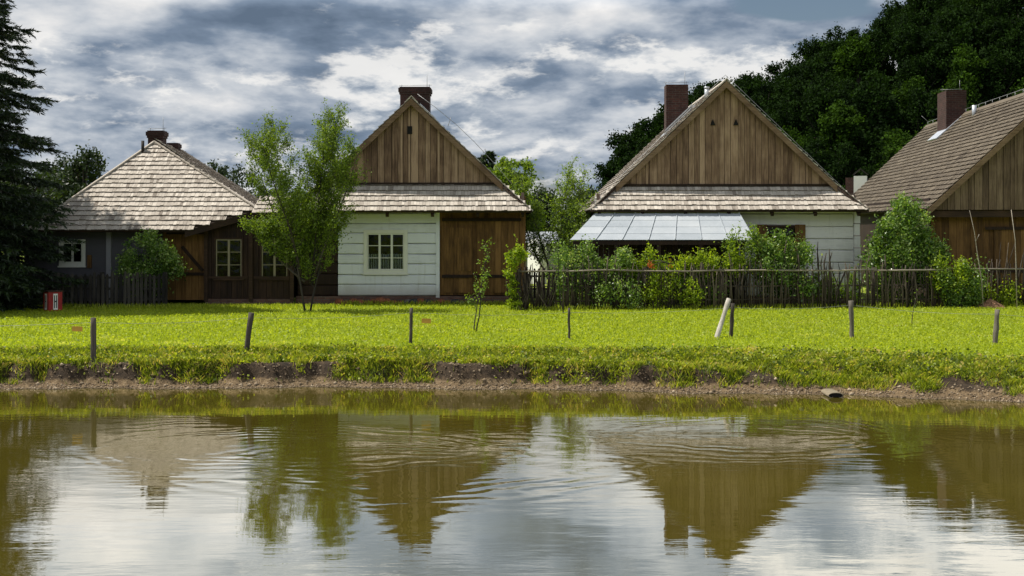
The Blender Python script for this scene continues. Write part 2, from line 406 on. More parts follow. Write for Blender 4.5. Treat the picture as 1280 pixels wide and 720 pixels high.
# ------------------------------------------------------------------ terrain
SHX = np.array([-80, -30, -12, -8, -5, -2.5, 0, 2.5, 5.5, 9, 12, 16, 30, 80], float)
SHY = np.array([26.5, 25.4, 24.7, 24.8, 25.0, 25.0, 24.75, 24.4, 24.0, 23.1, 22.4, 21.8, 20.5, 19], float)
_rs = np.random.RandomState(5)
_w = [( _rs.uniform(.4, 6), _rs.uniform(.4, 6), _rs.uniform(0, 6.28)) for _ in range(14)]
def wob(x, y, k=1.0):
    s = 0
    for a, b, p in _w: s = s+np.sin(a*k*x+p)*np.cos(b*k*y+p*1.7)/math.sqrt(1+a*a)
    return s/4
def smooth(t): t = np.clip(t, 0, 1); return t*t*(3-2*t)
def shore(x): return np.interp(x, SHX, SHY)+.10*np.sin(x*1.3)+.07*np.sin(x*3.1+1)+.04*np.sin(x*7.3)
def ground_z(x, y):
    x = np.asarray(x, float); y = np.asarray(y, float)
    d = y-shore(x)
    dj = d+(.16*wob(x, y*.4, 1.3)+.16*wob(x+9, y*.7, 3.4)+.05*np.sin(x*9+y*3))*smooth(d/.25)
    A = np.where(d < 0, np.maximum(d*.30, -1.0), 0)+.10*smooth(d/.45)+.34*smooth((dj-.30)/.22)+.16*smooth((dj-.7)/1.0)
    B = np.where(d < 0, np.maximum(d*.30, -1.0), 0)+.20*smooth(d/.6)+.22*smooth((dj-.5)/.6)+.18*smooth((dj-.9)/1.3)
    t = smooth((x-2.5)/4)
    z = A*(1-t)+B*t
    z = z+.02*wob(x, y, 2.2)*smooth(d/.2)*(1-smooth((d-3)/6))
    near = smooth((4.5-y)/3.0)*2.6
    z = np.where(y < 6, -1+near, z)
    side = smooth((np.abs(x)-42)/4)
    z = np.where(y < shore(x)+1, z*(1-side)+.6*side, z)
    return z
def axis(lo, hi, step, far, grow=1.25):
    a = list(np.arange(lo, hi+1e-6, step)); s = step
    while a[-1] < far: s *= grow; a.append(a[-1]+s)
    s = step
    while a[0] > -far: s *= grow; a.insert(0, a[0]-s)
    return np.array(a)
xs = axis(-14, 16, .09, 3500); 
ya = list(np.arange(21.2, 28.2, .07))
s = .07
while ya[-1] < 4000: s = min(s*1.18, 400) ; ya.append(ya[-1]+s)
s = .07
while ya[0] > -300: s = min(s*1.3, 60); ya.insert(0, ya[0]-s)
ys = np.array(ya)
GX, GY = np.meshgrid(xs, ys); GZ = ground_z(GX, GY)
nx, ny = len(xs), len(ys)
idx = np.arange(nx*ny).reshape(ny, nx)
F = np.stack([idx[:-1, :-1], idx[:-1, 1:], idx[1:, 1:], idx[1:, :-1]], -1).reshape(-1, 4)
gm = np_mesh('ground', np.stack([GX, GY, GZ], -1).reshape(-1, 3), F, smooth=True)
tag(finish('ground', gm, M['ground']), kind='structure')

wb = MB(); wb.add([(-46, 2, 0), (46, 2, 0), (46, 28.5, 0), (-46, 28.5, 0)], [(0, 1, 2, 3)])
tag(wb.build('water', M['water']), kind='structure')

# forested hill
HX = np.array([-40, 2, 12, 20, 29, 40, 45, 57, 80, 120, 200, 420], float)
HZ = np.array([0, 0, .6, 6.5, 14, 16.5, 19.0, 26, 35, 45, 55, 60], float)
def hill_z(x, y):
    ridge = np.interp(x*200/np.maximum(y, 150), HX, HZ)
    return .45+ridge*smooth((y-105)/100)*(1-smooth((y-260)/200)*.8)
hx = np.linspace(-20, 420, 90); hy = np.linspace(104, 520, 90)
A, B = np.meshgrid(hx, hy); C = hill_z(A, B)-.3*(B < 106)
hid = np.arange(90*90).reshape(90, 90)
F = np.stack([hid[:-1, :-1], hid[:-1, 1:], hid[1:, 1:], hid[1:, :-1]], -1).reshape(-1, 4)
hm, g, b = mat('forest_floor', .95)
g.l.new(g.ramp(g.noise(g.obj(), .4, 5, .7), [(.3, (.004, .008, .003)), (.7, (.012, .022, .006))]), b.inputs['Base Color']); b.inputs['Specular IOR Level'].default_value = 0
tag(finish('hill', np_mesh('hill', np.stack([A, B, C], -1).reshape(-1, 3), F, smooth=True), hm), kind='structure')

# ------------------------------------------------------------------ building parts
def scan(poly, v):
    xs_ = []
    n = len(poly)
    for i in range(n):
        (u0, v0), (u1, v1) = poly[i], poly[(i+1) % n]
        if (v0 <= v) != (v1 <= v): xs_.append(u0+(v-v0)/(v1-v0)*(u1-u0))
    xs_.sort(); return [(xs_[i], xs_[i+1]) for i in range(0, len(xs_)-1, 2)]
def shingles(mb, O, U, V, poly, w=.10, ex=.235, step=.045, rng=None):
    """courses of separate wooden shingles on the plane O + u U + v V inside poly (u, v)"""
    rng = rng or random.Random(1)
    O, U, V = Vector(O), Vector(U).normalized(), Vector(V).normalized(); N = U.cross(V)
    if N.z < 0: N = -N
    vmin = min(p[1] for p in poly); vmax = max(p[1] for p in poly)
    k = 0; v = vmin
    while v < vmax-.03:
        e = min(ex, vmax-v)
        rowt = rng.uniform(-.1, .1)
        for a, c in scan(poly, min(v+e*.35, vmax-.01)):
            ph = rng.uniform(0, w); u = a-.01
            while u < c:
                u1 = min(u+w*rng.uniform(.7, 1.35), c+.01)
                if u == a-.01: u1 = u+ph+.03
                u1 = min(u1, c+.01)
                j = rng.uniform(-.018, .012); st = step+rng.uniform(-.007, .01); tl = rng.uniform(-.004, .004)
                top = v+e*1.12
                g_ = .003
                P = [O+U*(u+g_)+V*(v+j)+N*(st-.034), O+U*(u1-g_)+V*(v+j)+N*(st-.034+tl), O+U*(u1-g_)+V*(v+j)+N*(st+tl), O+U*(u+g_)+V*(v+j)+N*st,
                     O+U*(u+g_)+V*top+N*.006, O+U*(u1-g_)+V*top+N*.006]
                t = min(1, max(0, rng.gauss(.5, .2)+rowt))
                mb.add(P, [(3, 2, 5, 4), (0, 3, 4), (1, 5, 2)], t); mb.add(P[:4], [(0, 1, 2, 3)], -.9)  # butt ends get the darkest tint: shade under each course put into colour
                u = u1
        v += e; k += 1
def slab(mb, O, U, V, poly, th=.07, off=-.012, tint=.3):
    O, U, V = Vector(O), Vector(U).normalized(), Vector(V).normalized(); N = U.cross(V)
    if N.z < 0: N = -N
    mb.prism([O+U*a+V*c+N*off for a, c in poly], -N*th, tint)

def rect_minus(rects, hole):
    out = []
    hx0, hx1, hz0, hz1 = hole
    for x0, x1, z0, z1 in rects:
        if hx1 <= x0 or hx0 >= x1 or hz1 <= z0 or hz0 >= z1: out.append((x0, x1, z0, z1)); continue
        if hx0 > x0: out.append((x0, hx0, z0, z1))
        if hx1 < x1: out.append((hx1, x1, z0, z1))
        a, c = max(x0, hx0), min(x1, hx1)
        if hz0 > z0: out.append((a, c, z0, hz0))
        if hz1 < z1: out.append((a, c, hz1, z1))
    return out
def log_wall(mb, x0, x1, z0, z1, y, th, h, holes=(), rng=None, gap=.014):
    """horizontal squared logs with rounded arrises"""
    rng = rng or random.Random(3); z = z0
    while z < z1-.02:
        e = min(h*rng.uniform(.9, 1.12), z1-z)
        if z1-z-e < .1: e = z1-z
        rs = [(x0, x1, z+gap/2, z+e-gap/2)]
        for hl in holes: rs = rect_minus(rs, hl)
        t = rng.uniform(.3, .7); dy = rng.uniform(-.008, .008)
        for a, c, p, q in rs:
            if q-p < .015 or c-a < .02: continue
            m_ = min(.028, (q-p)*.3)
            n = max(1, int((c-a)/.7)); last = None
            for i in range(n+1):     # gently uneven along its length
                xx = a+(c-a)*i/n; w1 = dy+rng.uniform(-.006, .006); w2 = rng.uniform(-.006, .006)
                cur = [(xx, y+w1+m_, p+w2*(p > z0+.05)), (xx, y+w1, p+m_), (xx, y+w1, q-m_), (xx, y+w1+m_, q+w2), (xx, y+th, q), (xx, y+th, p)]
                if last is not None:
                    mb.add(last+cur, [(k, (k+1) % 6, 6+(k+1) % 6, 6+k)[::-1] for k in range(6)], t)
                else: mb.add(cur, [(0, 1, 2, 3, 4, 5)], t)
                last = cur
            mb.add(last, [(5, 4, 3, 2, 1, 0)], t)
        z += e
    mb.box(x0, x1, y+.05, y+th-.01, z0, z0+.001, .2)
def plank_wall(mb, x0, x1, z0, ztop, y, w=.18, th=.03, holes=(), rng=None, gap=.006, hi=None):
    """vertical boards; ztop may be a function of x"""
    rng = rng or random.Random(4); x = x0
    f = ztop if callable(ztop) else (lambda q: ztop)
    while x < x1-.01:
        e = min(w*rng.uniform(.75, 1.2), x1-x)
        a, c = x+gap/2, x+e-gap/2; t = min(1, max(0, rng.gauss(.5, .17))); dy = rng.uniform(-.012, .012)
        mid = (a+c)/2; segs = [(z0, None)]
        for hx0, hx1, hz0, hz1 in holes:
            if hx0 < mid < hx1: segs = [(z0, hz0), (hz1, None)]
        for p, q in segs:
            za, zc = (f(a), f(c)) if q is None else (q, q)
            if max(za, zc) > p+.01:
                za = max(za, p+.002); zc = max(zc, p+.002)
                mb.prism([(a, y+dy, p), (c, y+dy, p), (c, y+dy, zc), (a, y+dy, za)], (0, th, 0), t)
        x += e

def window(parent, x0, x1, z0, z1, y, frame_w, cols, rows, fm, sash_m, label=None, curtain=True, double=False):
    """frame (casing) with sash bars, panes and a lace curtain, in a real opening in the wall"""
    f = MB()
    for (a, c, p, q) in [(x0, x0+frame_w, z0, z1), (x1-frame_w, x1, z0, z1), (x0+frame_w, x1-frame_w, z1-frame_w, z1), (x0+frame_w, x1-frame_w, z0, z0+frame_w)]:
        f.box(a, c, y-.035, y+.08, p, q, .5)
    f.box(x0-.03, x1+.03, y-.07, y-.036, z0-.03, z0+.02, .5)
    w = f.build('window', fm, parent)
    if label: w['label'] = label
    ix0, ix1, iz0, iz1 = x0+frame_w+.003, x1-frame_w-.003, z0+frame_w+.003, z1-frame_w-.003
    s = MB(); cw = (ix1-ix0)/cols
    for i in range(cols):
        a, c = ix0+i*cw, ix0+(i+1)*cw
        s.box(a, a+.035, y+.0, y+.05, iz0, iz1); s.box(c-.035, c, y+.0, y+.05, iz0, iz1)
        s.box(a+.035, c-.035, y+.001, y+.05, iz0, iz0+.04); s.box(a+.035, c-.035, y+.001, y+.05, iz1-.04, iz1)
        for k in range(1, rows):
            zz = iz0+(iz1-iz0)*k/rows; s.box(a+.035, c-.035, y+.004, y+.045, zz-.011, zz+.011)
    s.build('sash', sash_m, w)
    p = MB(); p.box(ix0+.01, ix1-.01, y+.024, y+.028, iz0+.01, iz1-.01); p.build('pane', M['glass'], w)
    if curtain:
        cu = MB(); n = 60
        for i in range(cols):
            a, c = ix0+i*cw+.03, ix0+(i+1)*cw-.03; zt = iz0+(iz1-iz0)*.42
            pts = []; m_ = 14
            for k in range(m_+1):
                xx = a+(c-a)*k/m_; pts.append((xx, y+.10+.012*math.sin(k*2.1), zt+.035*abs(math.sin(k*.9))))
            for k in range(m_):
                if k % 3 == 2: continue
                cu.add([(pts[k][0], pts[k][1], iz0), (pts[k+1][0], pts[k+1][1], iz0), pts[k+1], pts[k]], [(0, 1, 2, 3)])
        cu.build('curtain', M['curtain'], w)
    return w

def chimney(parent, x, y, w, d, z0, z1, m, cap=True, label=None, rods=True):
    c = MB(); c.box(x-w/2, x+w/2, y-d/2, y+d/2, z0, z1-.24 if cap else z1)
    if cap:
        c.box(x-w/2-.03, x+w/2+.03, y-d/2-.03, y+d/2+.03, z1-.24, z1-.16); c.box(x-w/2-.06, x+w/2+.06, y-d/2-.06, y+d/2+.06, z1-.16, z1-.02)
        c.box(x-w/2-.02, x+w/2+.02, y-d/2-.02, y+d/2+.02, z1-.02, z1+.02)
    o = c.build('chimney', m, parent)
    if rods:
        r = MB()
        for sx in (-1, 1):
            r.tube([(x+sx*w/2*.95, y, z1), (x+sx*w/2*.95, y, z1+.14)], .008, 4)
        r.tube([(x-w/2-.06, y, z1+.10), (x+w/2+.06, y, z1+.12)], .007, 4)
        r.tube([(x+w/2*.8, y, z1), (x+w/2*.8, y, z1+.5)], .008, 4)
        r.build('lightning_rod', M['wire'], o)
    return o

def gabled_house(name, label, loc, yaw, e, E, H, G, f, D, wall_w, shm, gm, wall_fn, group=None, skirt=True, rake=.25, seed=1, vents=(), base_y=0.0):
    root = empty(name, loc, -yaw); tag(root, label, 'house', group)
    rng = random.Random(seed)
    sl = (H-E)/e; L = math.hypot(e, H-E)
    vG = L*(G-E)/(H-E)
    rf = MB(); un = MB()
    for sgn in (-1, 1):
        O = (sgn*e, 0, E); U = (0, 1, 0); V = (-sgn*e, 0, H-E)
        poly = ([(-f, 0), (D, 0), (D, L), (-rake, L), (-rake, vG)] if skirt else [(-rake, 0), (D, 0), (D, L), (-rake, L)])
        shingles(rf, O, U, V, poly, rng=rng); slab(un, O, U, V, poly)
    roof = rf.build('roof', shm, root)
    un.build('roof_boarding', M['brown_h'], roof)
    rc = MB()  # ridge boards
    rc.beam((-.07, -rake-.02, H-.02), (-.07, D, H-.02), .2, .03, .6, up=(-.7, 0, .7)); rc.beam((.07, -rake-.02, H+.0), (.07, D, H+.0), .2, .03, .4, up=(.7, 0, .7))
    rc.build('ridge_board', shm, roof)
    xG = (H-G)/sl if skirt else e
    if skirt:
        sk = MB(); Vs = Vector((0, f, G-E)); Ls = Vs.length
        poly = [(-e, 0), (e, 0), (xG+.02, Ls), (-xG-.02, Ls)]
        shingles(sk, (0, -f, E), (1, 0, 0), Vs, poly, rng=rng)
        so_ = sk.build('pent_roof', shm, root)
        u = MB(); slab(u, (0, -f, E), (1, 0, 0), Vs, poly, .06); u.build('roof_boarding', M['brown_h'], so_)
        # capping course where the boards meet the pent roof
        cp = MB(); cp.box(-xG+.1, xG-.1, -.08, -.035, G-.04, G+.05, .2); cp.build('capping_board', M['brown_h'], so_)
        # rafter tails under the eave
        for i in range(int(2*wall_w/1.35)+1):
            rt = MB()
            xx = -wall_w+.1+i*(2*wall_w-.2)/int(2*wall_w/1.35)
            rt.beam((xx, 0, G-.32), (xx, -f+.10, E-.14), .1, .12, .3)
            rt.build('rafter_tail', M['brown_h'], root)
    gb = MB(); gz0 = G+(.0 if skirt else 0)
    top = lambda x: H-.10-abs(x)*sl
    holes = [(v[0]-v[2]/2, v[0]+v[2]/2, v[1]-v[3]/2, v[1]+v[3]/2) for v in vents]
    xr = xG-.08 if skirt else e-.12
    plank_wall(gb, -xr, xr, gz0, top, -.03, .215, .035, rng=rng, holes=(), gap=.014)
    # cover battens on some joints
    x = -xr
    while x < xr:
        zt = top(x)-.05
        if zt > gz0+.1 and rng.random() < .55: gb.box(x-.03, x+.03, -.055, -.042, gz0, zt, rng.uniform(.3, .95))
        x += .215*rng.uniform(.8, 1.3)
    go = gb.build('gable', gm, root)
    for (vx, vz, vw, vh, tri) in vents:
        vb = MB()
        if tri: vb.prism([(vx-vw/2, -.075, vz-vh/2), (vx+vw/2, -.075, vz-vh/2), (vx, -.075, vz+vh/2)], (0, .04, 0))
        else: vb.box(vx-vw/2, vx+vw/2, -.075, -.035, vz-vh/2, vz+vh/2)
        vb.build('vent_hole', M['interior'], go)
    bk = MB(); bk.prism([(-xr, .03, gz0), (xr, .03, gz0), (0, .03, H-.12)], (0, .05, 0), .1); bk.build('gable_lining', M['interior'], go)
    br = MB()
    for sgn in (-1, 1):
        zz = lambda x: H-.09-abs(x)*sl
        br.prism([(0, -rake-.03, H-.02), (sgn*xG, -rake-.03, H-.02-xG*sl), (sgn*xG, -rake-.03, H-.24-xG*sl), (0, -rake-.03, H-.24)], (0, .03, 0), .6)
    br.build('barge_board', M['barge'], root)
    # side and rear walls
    sw = MB(); b0 = base_y
    for sgn in (-1, 1):
        x_ = sgn*wall_w
        sw.box(min(x_, x_-sgn*.15), max(x_, x_-sgn*.15), b0+.16, D-.5, 0, E+.5*sl*(e-wall_w)+.25)
    sw.box(-wall_w+.16, wall_w-.16, D-.6, D-.5, 0, E+.2)
    sw.prism([(-wall_w, D-.45, E+.2), (wall_w, D-.45, E+.2), (0, D-.45, H-.15)], (0, .05, 0))
    sw.build('side_wall', M['brown_dark'], root)
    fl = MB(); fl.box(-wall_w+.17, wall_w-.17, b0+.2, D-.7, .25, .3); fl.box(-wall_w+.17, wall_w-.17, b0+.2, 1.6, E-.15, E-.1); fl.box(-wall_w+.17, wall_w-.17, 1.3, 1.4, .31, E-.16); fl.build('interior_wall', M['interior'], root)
    wall_fn(root, rng)
    return root, roof, sl

# ------------------------------------------------------------------ house with white room and plank doors (second from the left)
def walls2(root, rng):
    top = 3.55
    win = (-1.58+.12, -.13-.12, 1.0+.12, 2.45-.12)
    w = MB(); log_wall(w, -2.42, .80, .28, top, 0, .16, .345, [win], rng); wo = w.build('white_wall', M['white_log'], root)
    wo['label'] = 'white limewashed log wall around the three-part window'
    cb = MB(); cb.box(.80, .92, -.05, .12, .22, 3.05); cb.box(.76, .96, -.10, .12, 3.05, 3.2); cb.build('corner_board', M['white_log'], root)
    window(root, -1.58, -.13, 1.0, 2.45, 0, .12, 3, 3, M['white_paint'], M['white_paint'])
    lb = MB(); log_wall(lb, -3.75, -2.45, .28, top, .02, .16, .35, (), rng); lb.build('brown_wall', M['brown_dark'], root)
    rb = MB(); plank_wall(rb, .93, 3.75, .3, top, .03, .2, .04, rng=rng); o = rb.build('plank_wall', M['brown'], root)
    d = MB(); plank_wall(d, 1.05, 1.95, .38, 2.52, -.02, .17, .035, rng=rng)
    d.box(1.0, 1.05, -.05, .02, .35, 2.6); d.box(1.95, 2.0, -.05, .02, .35, 2.6)
    do = d.build('barn_door', M['brown'], root)
    h = MB(); plank_wall(h, 1.5, 1.95, 1.1, 2.2, -.06, .14, .03, rng=rng); h.build('hatch', M['brown'], do)
    d = MB(); plank_wall(d, 2.15, 3.55, .38, 2.75, -.02, .2, .035, rng=rng)
    d.build('barn_door', M['brown'], root)
    for xa, xb, zz in ((1.0, 3.6, 2.78), (1.0, 2.0, .92), (2.1, 3.6, .92)):
        st = MB(); st.box(xa, xb, -.075, -.037, zz-.05, zz+.05, .3); st.build('door_strap', M['brown_dark'], root)
    bm_ = MB(); bm_.box(.93, 3.75, -.08, .03, 3.02, 3.25); bm_.build('lintel_beam', M['brown_h'], root)
    fo = MB(); fo.box(-3.8, 3.8, -.04, .3, -.2, .27); fo.build('foundation', M['brick_low'], root)
h2, roof2, sl2 = gabled_house('timber_house', 'timber house with white log wall, three-part window and brown barn doors', (-3.30, 42.1, LAWN), 0.0,
    3.95, 3.05, 6.77, 3.95, .9, 11, 3.75, M['shingle'], M['gable'], walls2, 'wooden village houses', seed=2, vents=[(-.06, 5.72, .16, .26, False)])
c = chimney(h2, -.10, 3.0, 1.02, .75, 5.6, 7.42, M['brick_dark'])
fl = MB(); V_ = Vector((3.95, 0, -3.72)).normalized()
fl.prism([(.10, 2.45, 6.80), (.62, 2.45, 6.31), (.62, 3.5, 6.31), (.10, 3.5, 6.80)], (0, 0, .05)); fl.build('chimney_flashing', M['zinc'], c)
lw = MB(); lw.tube([(.2, -.1, 6.9)] + [(.2+3.1*t, -.1, 6.9-2.95*t+.22*math.sin(math.pi*t)) for t in (.2, .4, .6, .8)] + [(3.3, -.1, 3.95)], .008, 4); lw.tube([(1.2, -.1, 5.85), (1.3, -.1, 6.15)], .008, 4); lw.tube([(2.3, -.1, 4.8), (2.4, -.1, 5.1)], .008, 4)
lw.build('lightning_conductor', M['wire'], h2)

# ------------------------------------------------------------------ house with the big gable and zinc lean-to (third)
def walls3(root, rng):
    top = 3.55
    win = (1.30, 2.62, 1.35, 2.60)
    w = MB(); log_wall(w, .2, 4.22, .25, top, 0, .16, .40, [win], rng); log_wall(w, -4.3, .2, .25, top, .004, .16, .4, (), rng)
    w.build('white_wall', M['white_log_warm'], root)
    lc = MB(); z = .25
    while z < 3.1:
        lc.box(4.225, 4.42+rng.uniform(-.03, .03), -.10+rng.uniform(-.02, .02), .2, z+.012, z+.385, rng.uniform(.35, .65)); z += .4
    lc.box(4.2, 4.45, -.16, .2, 3.1, 3.3)
    lc.build('log_corner', M['white_log_warm'], root)
    wd = MB()
    for a, c_, p, q in [(1.30, 1.38, 1.35, 2.6), (2.54, 2.62, 1.35, 2.6), (1.38, 2.54, 2.52, 2.6), (1.38, 2.54, 1.35, 1.43)]: wd.box(a, c_, -.03, .1, p, q)
    wo = wd.build('window', M['brown_h'], root)
    p_ = MB(); p_.box(1.40, 2.52, .03, .035, 1.44, 2.51); p_.build('pane', M['glass'], wo)
    s_ = MB(); s_.box(1.94, 1.98, -.01, .06, 1.43, 2.52); s_.build('sash', M['brown_h'], wo)
    for a in (1.02, 2.28):
        sh = MB(); plank_wall(sh, a, a+.36, 1.33, 2.62, -.075, .12, .03, rng=rng); sh.build('shutter', M['brown'], wo)
    fo = MB(); fo.box(-4.35, 4.35, -.05, .3, -.2, .24); fo.build('foundation', M['brick_low'], root)
    # lean-to of zinc sheets on posts, with a dark boarded wall below
    zr = MB()
    A0, A1 = Vector((-4.35, -.8, 2.97)), Vector((.33, -.8, 2.97)); B0, B1 = Vector((-5.2, -2.05, 2.12)), Vector((.62, -2.05, 2.12))
    n = 7
    for i in range(n):
        a0, a1 = A0.lerp(A1, i/n), A0.lerp(A1, (i+1)/n-.003); b0, b1 = B0.lerp(B1, i/n), B0.lerp(B1, (i+1)/n-.003)
        for k in range(4):
            t0, t1 = k/4, (k+1)/4+.02
            j = random.Random(i*7+k).uniform(-.01, .01)
            q = [a0.lerp(b0, t0), a1.lerp(b1, t0), a1.lerp(b1, min(1, t1)), a0.lerp(b0, min(1, t1))]
            q = [v+Vector((0, 0, .012*k*-0+(.012 if idx_ < 2 else .022))) for idx_, v in enumerate(q)]
            zr.prism(q, (0, 0, -.008), random.Random(i*31+k).uniform(.2, .9))
        zr.beam(a1+Vector((0, 0, .03)), b1+Vector((0, 0, .03)), .02, .035, .5)
    mz, g, b = mat('weathered_zinc_sheets', .5); b.inputs['Metallic'].default_value = .15
    n1 = g.noise(g.obj(), 1.5, 6, .65)
    g.l.new(g.ramp(g.math('MULTIPLY_ADD', g.attr(), .45, g.math('MULTIPLY', n1, .6)), [(.25, (.27, .30, .33)), (.55, (.37, .40, .43)), (.85, (.47, .49, .51))]), b.inputs['Base Color']); bump(g, b, n1, .02)
    zo = zr.build('lean_to_roof', mz, root)
    fm = MB()
    for i in range(5):
        p = B0.lerp(B1, (i+.12)/4.4); fm.box(p.x-.06, p.x+.06, -1.95, -1.83, 0, 2.1)
    fm.beam(B0+Vector((.1, .12, -.08)), B1+Vector((-.1, .12, -.08)), .1, .12)
    fm.build('post', M['brown_dark'], zo)
    pw = MB(); plank_wall(pw, -4.6, .25, .2, 2.5, -1.2, .18, .03, rng=rng); pw.build('porch_wall', M['brown_dark'], root)
h3, roof3, sl3 = gabled_house('timber_house', 'white log house with the largest pale board gable, tall brick chimney and zinc lean-to', (7.05, 42.3, LAWN), .0125,
    4.5, 3.08, 7.36, 3.91, .9, 12, 4.3, M['shingle'], M['gable'], walls3, 'wooden village houses', seed=3,
    vents=[(-.42, 6.0, .17, .20, True), (.34, 6.0, .17, .20, True)])
c = chimney(h3, -1.22, 3.5, .78, .7, 5.3, 7.60, M['brick'], cap=False)
fl = MB(); fl.prism([(-1.68, 3.0, 5.78), (-.72, 3.0, 6.70), (-.72, 2.75, 6.84), (-1.68, 2.75, 5.92)], (-.03, 0, .03)); fl.prism([(-1.72, 2.9, 5.75), (-.60, 2.9, 6.82), (-.60, 4.0, 6.82), (-1.72, 4.0, 5.75)], (-.03, 0, .04)); fl.build('chimney_flashing', M['zinc'], c)
vp = MB(); vp.tube([(-.53, .6, 6.8), (-.53, .6, 7.18)], .075, 10); vp.tube([(-.53, .6, 7.18), (-.53, .6, 7.24)], .09, 10); vp.build('vent_pipe', M['zinc'], h3)
lw = MB()
for sgn in (-1, 1):
    pts = [Vector((sgn*4.4*t, -.05, 7.5-4.25*t+.06)) for t in (0, .15, .3, .45, .6, .75, .9, 1)]
    lw.tube(pts, .007, 4)
    for p in pts[1:-1]: lw.tube([p, p-Vector((sgn*.1, 0, .14))], .007, 4)
lw.build('lightning_conductor', M['wire'], h3)

# ------------------------------------------------------------------ house at the right edge with the brown shingle roof
def walls4(root, rng):
    w = MB(); plank_wall(w, -4.0, 4.0, .2, 3.15, .5, .2, .04, rng=rng); w.build('plank_wall', M['brown'], root)
    b_ = MB(); b_.box(-4.1, 4.1, .05, .45, 2.86, 3.08); b_.build('lintel_beam', M['brown_h'], root)
    d = MB(); plank_wall(d, -2.0, -.4, .3, 2.45, .42, .2, .04, rng=rng); d.build('barn_door', M['brown'], root)
    for zz in (2.5, 1.1): s_ = MB(); s_.box(-2.3, -.3, .36, .4, zz-.05, zz+.05); s_.build('door_strap', M['brown_dark'], root)
h4, roof4, sl4 = gabled_house('timber_house', 'brown boarded house with long dark shingle roof at the right edge', (17.76, 41.35, LAWN), .087,
    4.32, 3.12, 7.22, 3.10, .35, 18.6, 4.05, M['shingle_old'], M['gable_grey'], walls4, 'wooden village houses', skirt=False, rake=.35, seed=4, base_y=.4)
c = chimney(h4, -.33, 12.6, .82, 1.5, 6.0, 8.22, M['brick'], cap=False)
fl = MB(); fl.prism([(-1.15, 11.7, 6.18), (.1, 11.7, 7.28), (.1, 13.3, 7.28), (-1.15, 13.3, 6.18)], (-.03, 0, .045)); fl.build('chimney_flashing', M['zinc'], c)
vp = MB(); vp.tube([(-.28, 9.3, 6.8), (-.28, 9.3, 7.35)], .09, 10); vp.build('vent_pipe', M['zinc'], h4)
lw = MB(); lw.tube([(0, -.3, 7.42), (0, 18.2, 7.42)], .009, 4)
for i in range(20): lw.tube([(0, .2+i*.95, 7.22), (0, .2+i*.95, 7.42)], .008, 4)
lw.tube([(0, 18.2, 7.42), (-.3, 18.2, 7.7)], .009, 4)
lw.build('lightning_conductor', M['wire'], h4)

# ------------------------------------------------------------------ hipped house at the left
h1 = empty('timber_house', (-12.0, 42.0, LAWN)); tag(h1, 'low grey walled house with tall hipped shingle roof, twin dark chimneys and glazed brown porch', 'house', 'wooden village houses')
def L1(X, Y, Z): return Vector((X+12.0, Y-42.0, Z-LAWN))
aL, aC, aT = L1(-15.6, 41.2, 3.03), L1(-10.43, 41.2, 3.03), L1(-8.34, 41.96, 3.71)
aP, aQ = L1(-12.46, 44.6, 6.08), L1(-12.93, 50.2, 6.08)
aB, aD = L1(-9.1, 53.2, 3.3), L1(-16.6, 53.2, 3.1)
r1 = MB(); u1 = MB(); rng = random.Random(11)
def plane_shingles(pts, ux):
    """planar polygon given in 3-D; ux = direction of the courses"""
    O = pts[0]; U = Vector(ux).normalized(); n = (pts[1]-pts[0]).cross(pts[2]-pts[0]).normalized()
    if n.z < 0: n = -n
    U = (U-n*U.dot(n)).normalized(); V = n.cross(U).normalized()
    if V.z < 0: V = -V
    poly = [((p-O).dot(U), (p-O).dot(V)) for p in pts]
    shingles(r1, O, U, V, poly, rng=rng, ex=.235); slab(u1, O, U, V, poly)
plane_shingles([aL, aC, aT, aP], (1, 0, 0))
plane_shingles([aT, aB, aQ, aP], (aB-aT))
plane_shingles([aD, aL, aP, aQ], (aD-aL))
plane_shingles([aB, aD, aQ], (1, 0, 0))
ro = r1.build('roof', M['shingle'], h1); u1.build('roof_boarding', M['brown_h'], ro)
hp = MB()
for p, q in ((aL, aP), (aT, aP), (aP, aQ), (aQ, aB)): hp.beam(p+Vector((0, 0, .05)), q+Vector((0, 0, .05)), .12, .04, .4)
hp.build('hip_board', M['shingle'], ro)
bb = MB(); bb.prism([aC+Vector((-.1, -.02, -.02)), aT+Vector((.25, -.02, .06)), aT+Vector((.25, -.02, -.16)), aC+Vector((-.1, -.02, -.22))], (0, .04, 0), .3); bb.build('barge_board', M['brown_h'], h1)
c = chimney(h1, L1(-12.50, 0, 0).x, 3.1, .52, .5, 4.9, 5.90, M['brick_dark'])
chimney(h1, L1(PX(217, 48), 0, 0).x, 6.0, .36, .4, 4.9, 5.66, M['brick_dark'], rods=False)
vp = MB(); vp.tube([(L1(-12.75, 0, 0).x, 2.2, 5.0), (L1(-12.75, 0, 0).x, 2.2, 5.52)], .055, 8); vp.build('vent_pipe', M['iron'], h1)
gwin = (-2.72, -2.02, 1.12, 1.97)
def X1(px): return PX(px, 42.0)+12.0
gw = MB(); x0, x1 = X1(30), X1(204)
wn = (X1(74), X1(107), PZ(333, 42)-.6, PZ(299, 42)-.6)
for a, c_, p, q in rect_minus([(x0, x1, .1, 2.75)], (wn[0]+.08, wn[1]-.08, wn[2]+.08, wn[3]-.08)): gw.box(a, c_, 0, .2, p, q)
gw.build('grey_wall', M['grey_wall'], h1)
window(h1, wn[0], wn[1], wn[2], wn[3], 0, .11, 2, 1, M['white_paint'], M['white_paint'], curtain=False)
tb = MB(); tb.box(wn[0]+.19, wn[1]-.19, .0, .03, wn[3]-.37, wn[3]-.34); tb.build('transom', M['white_paint'], h1)
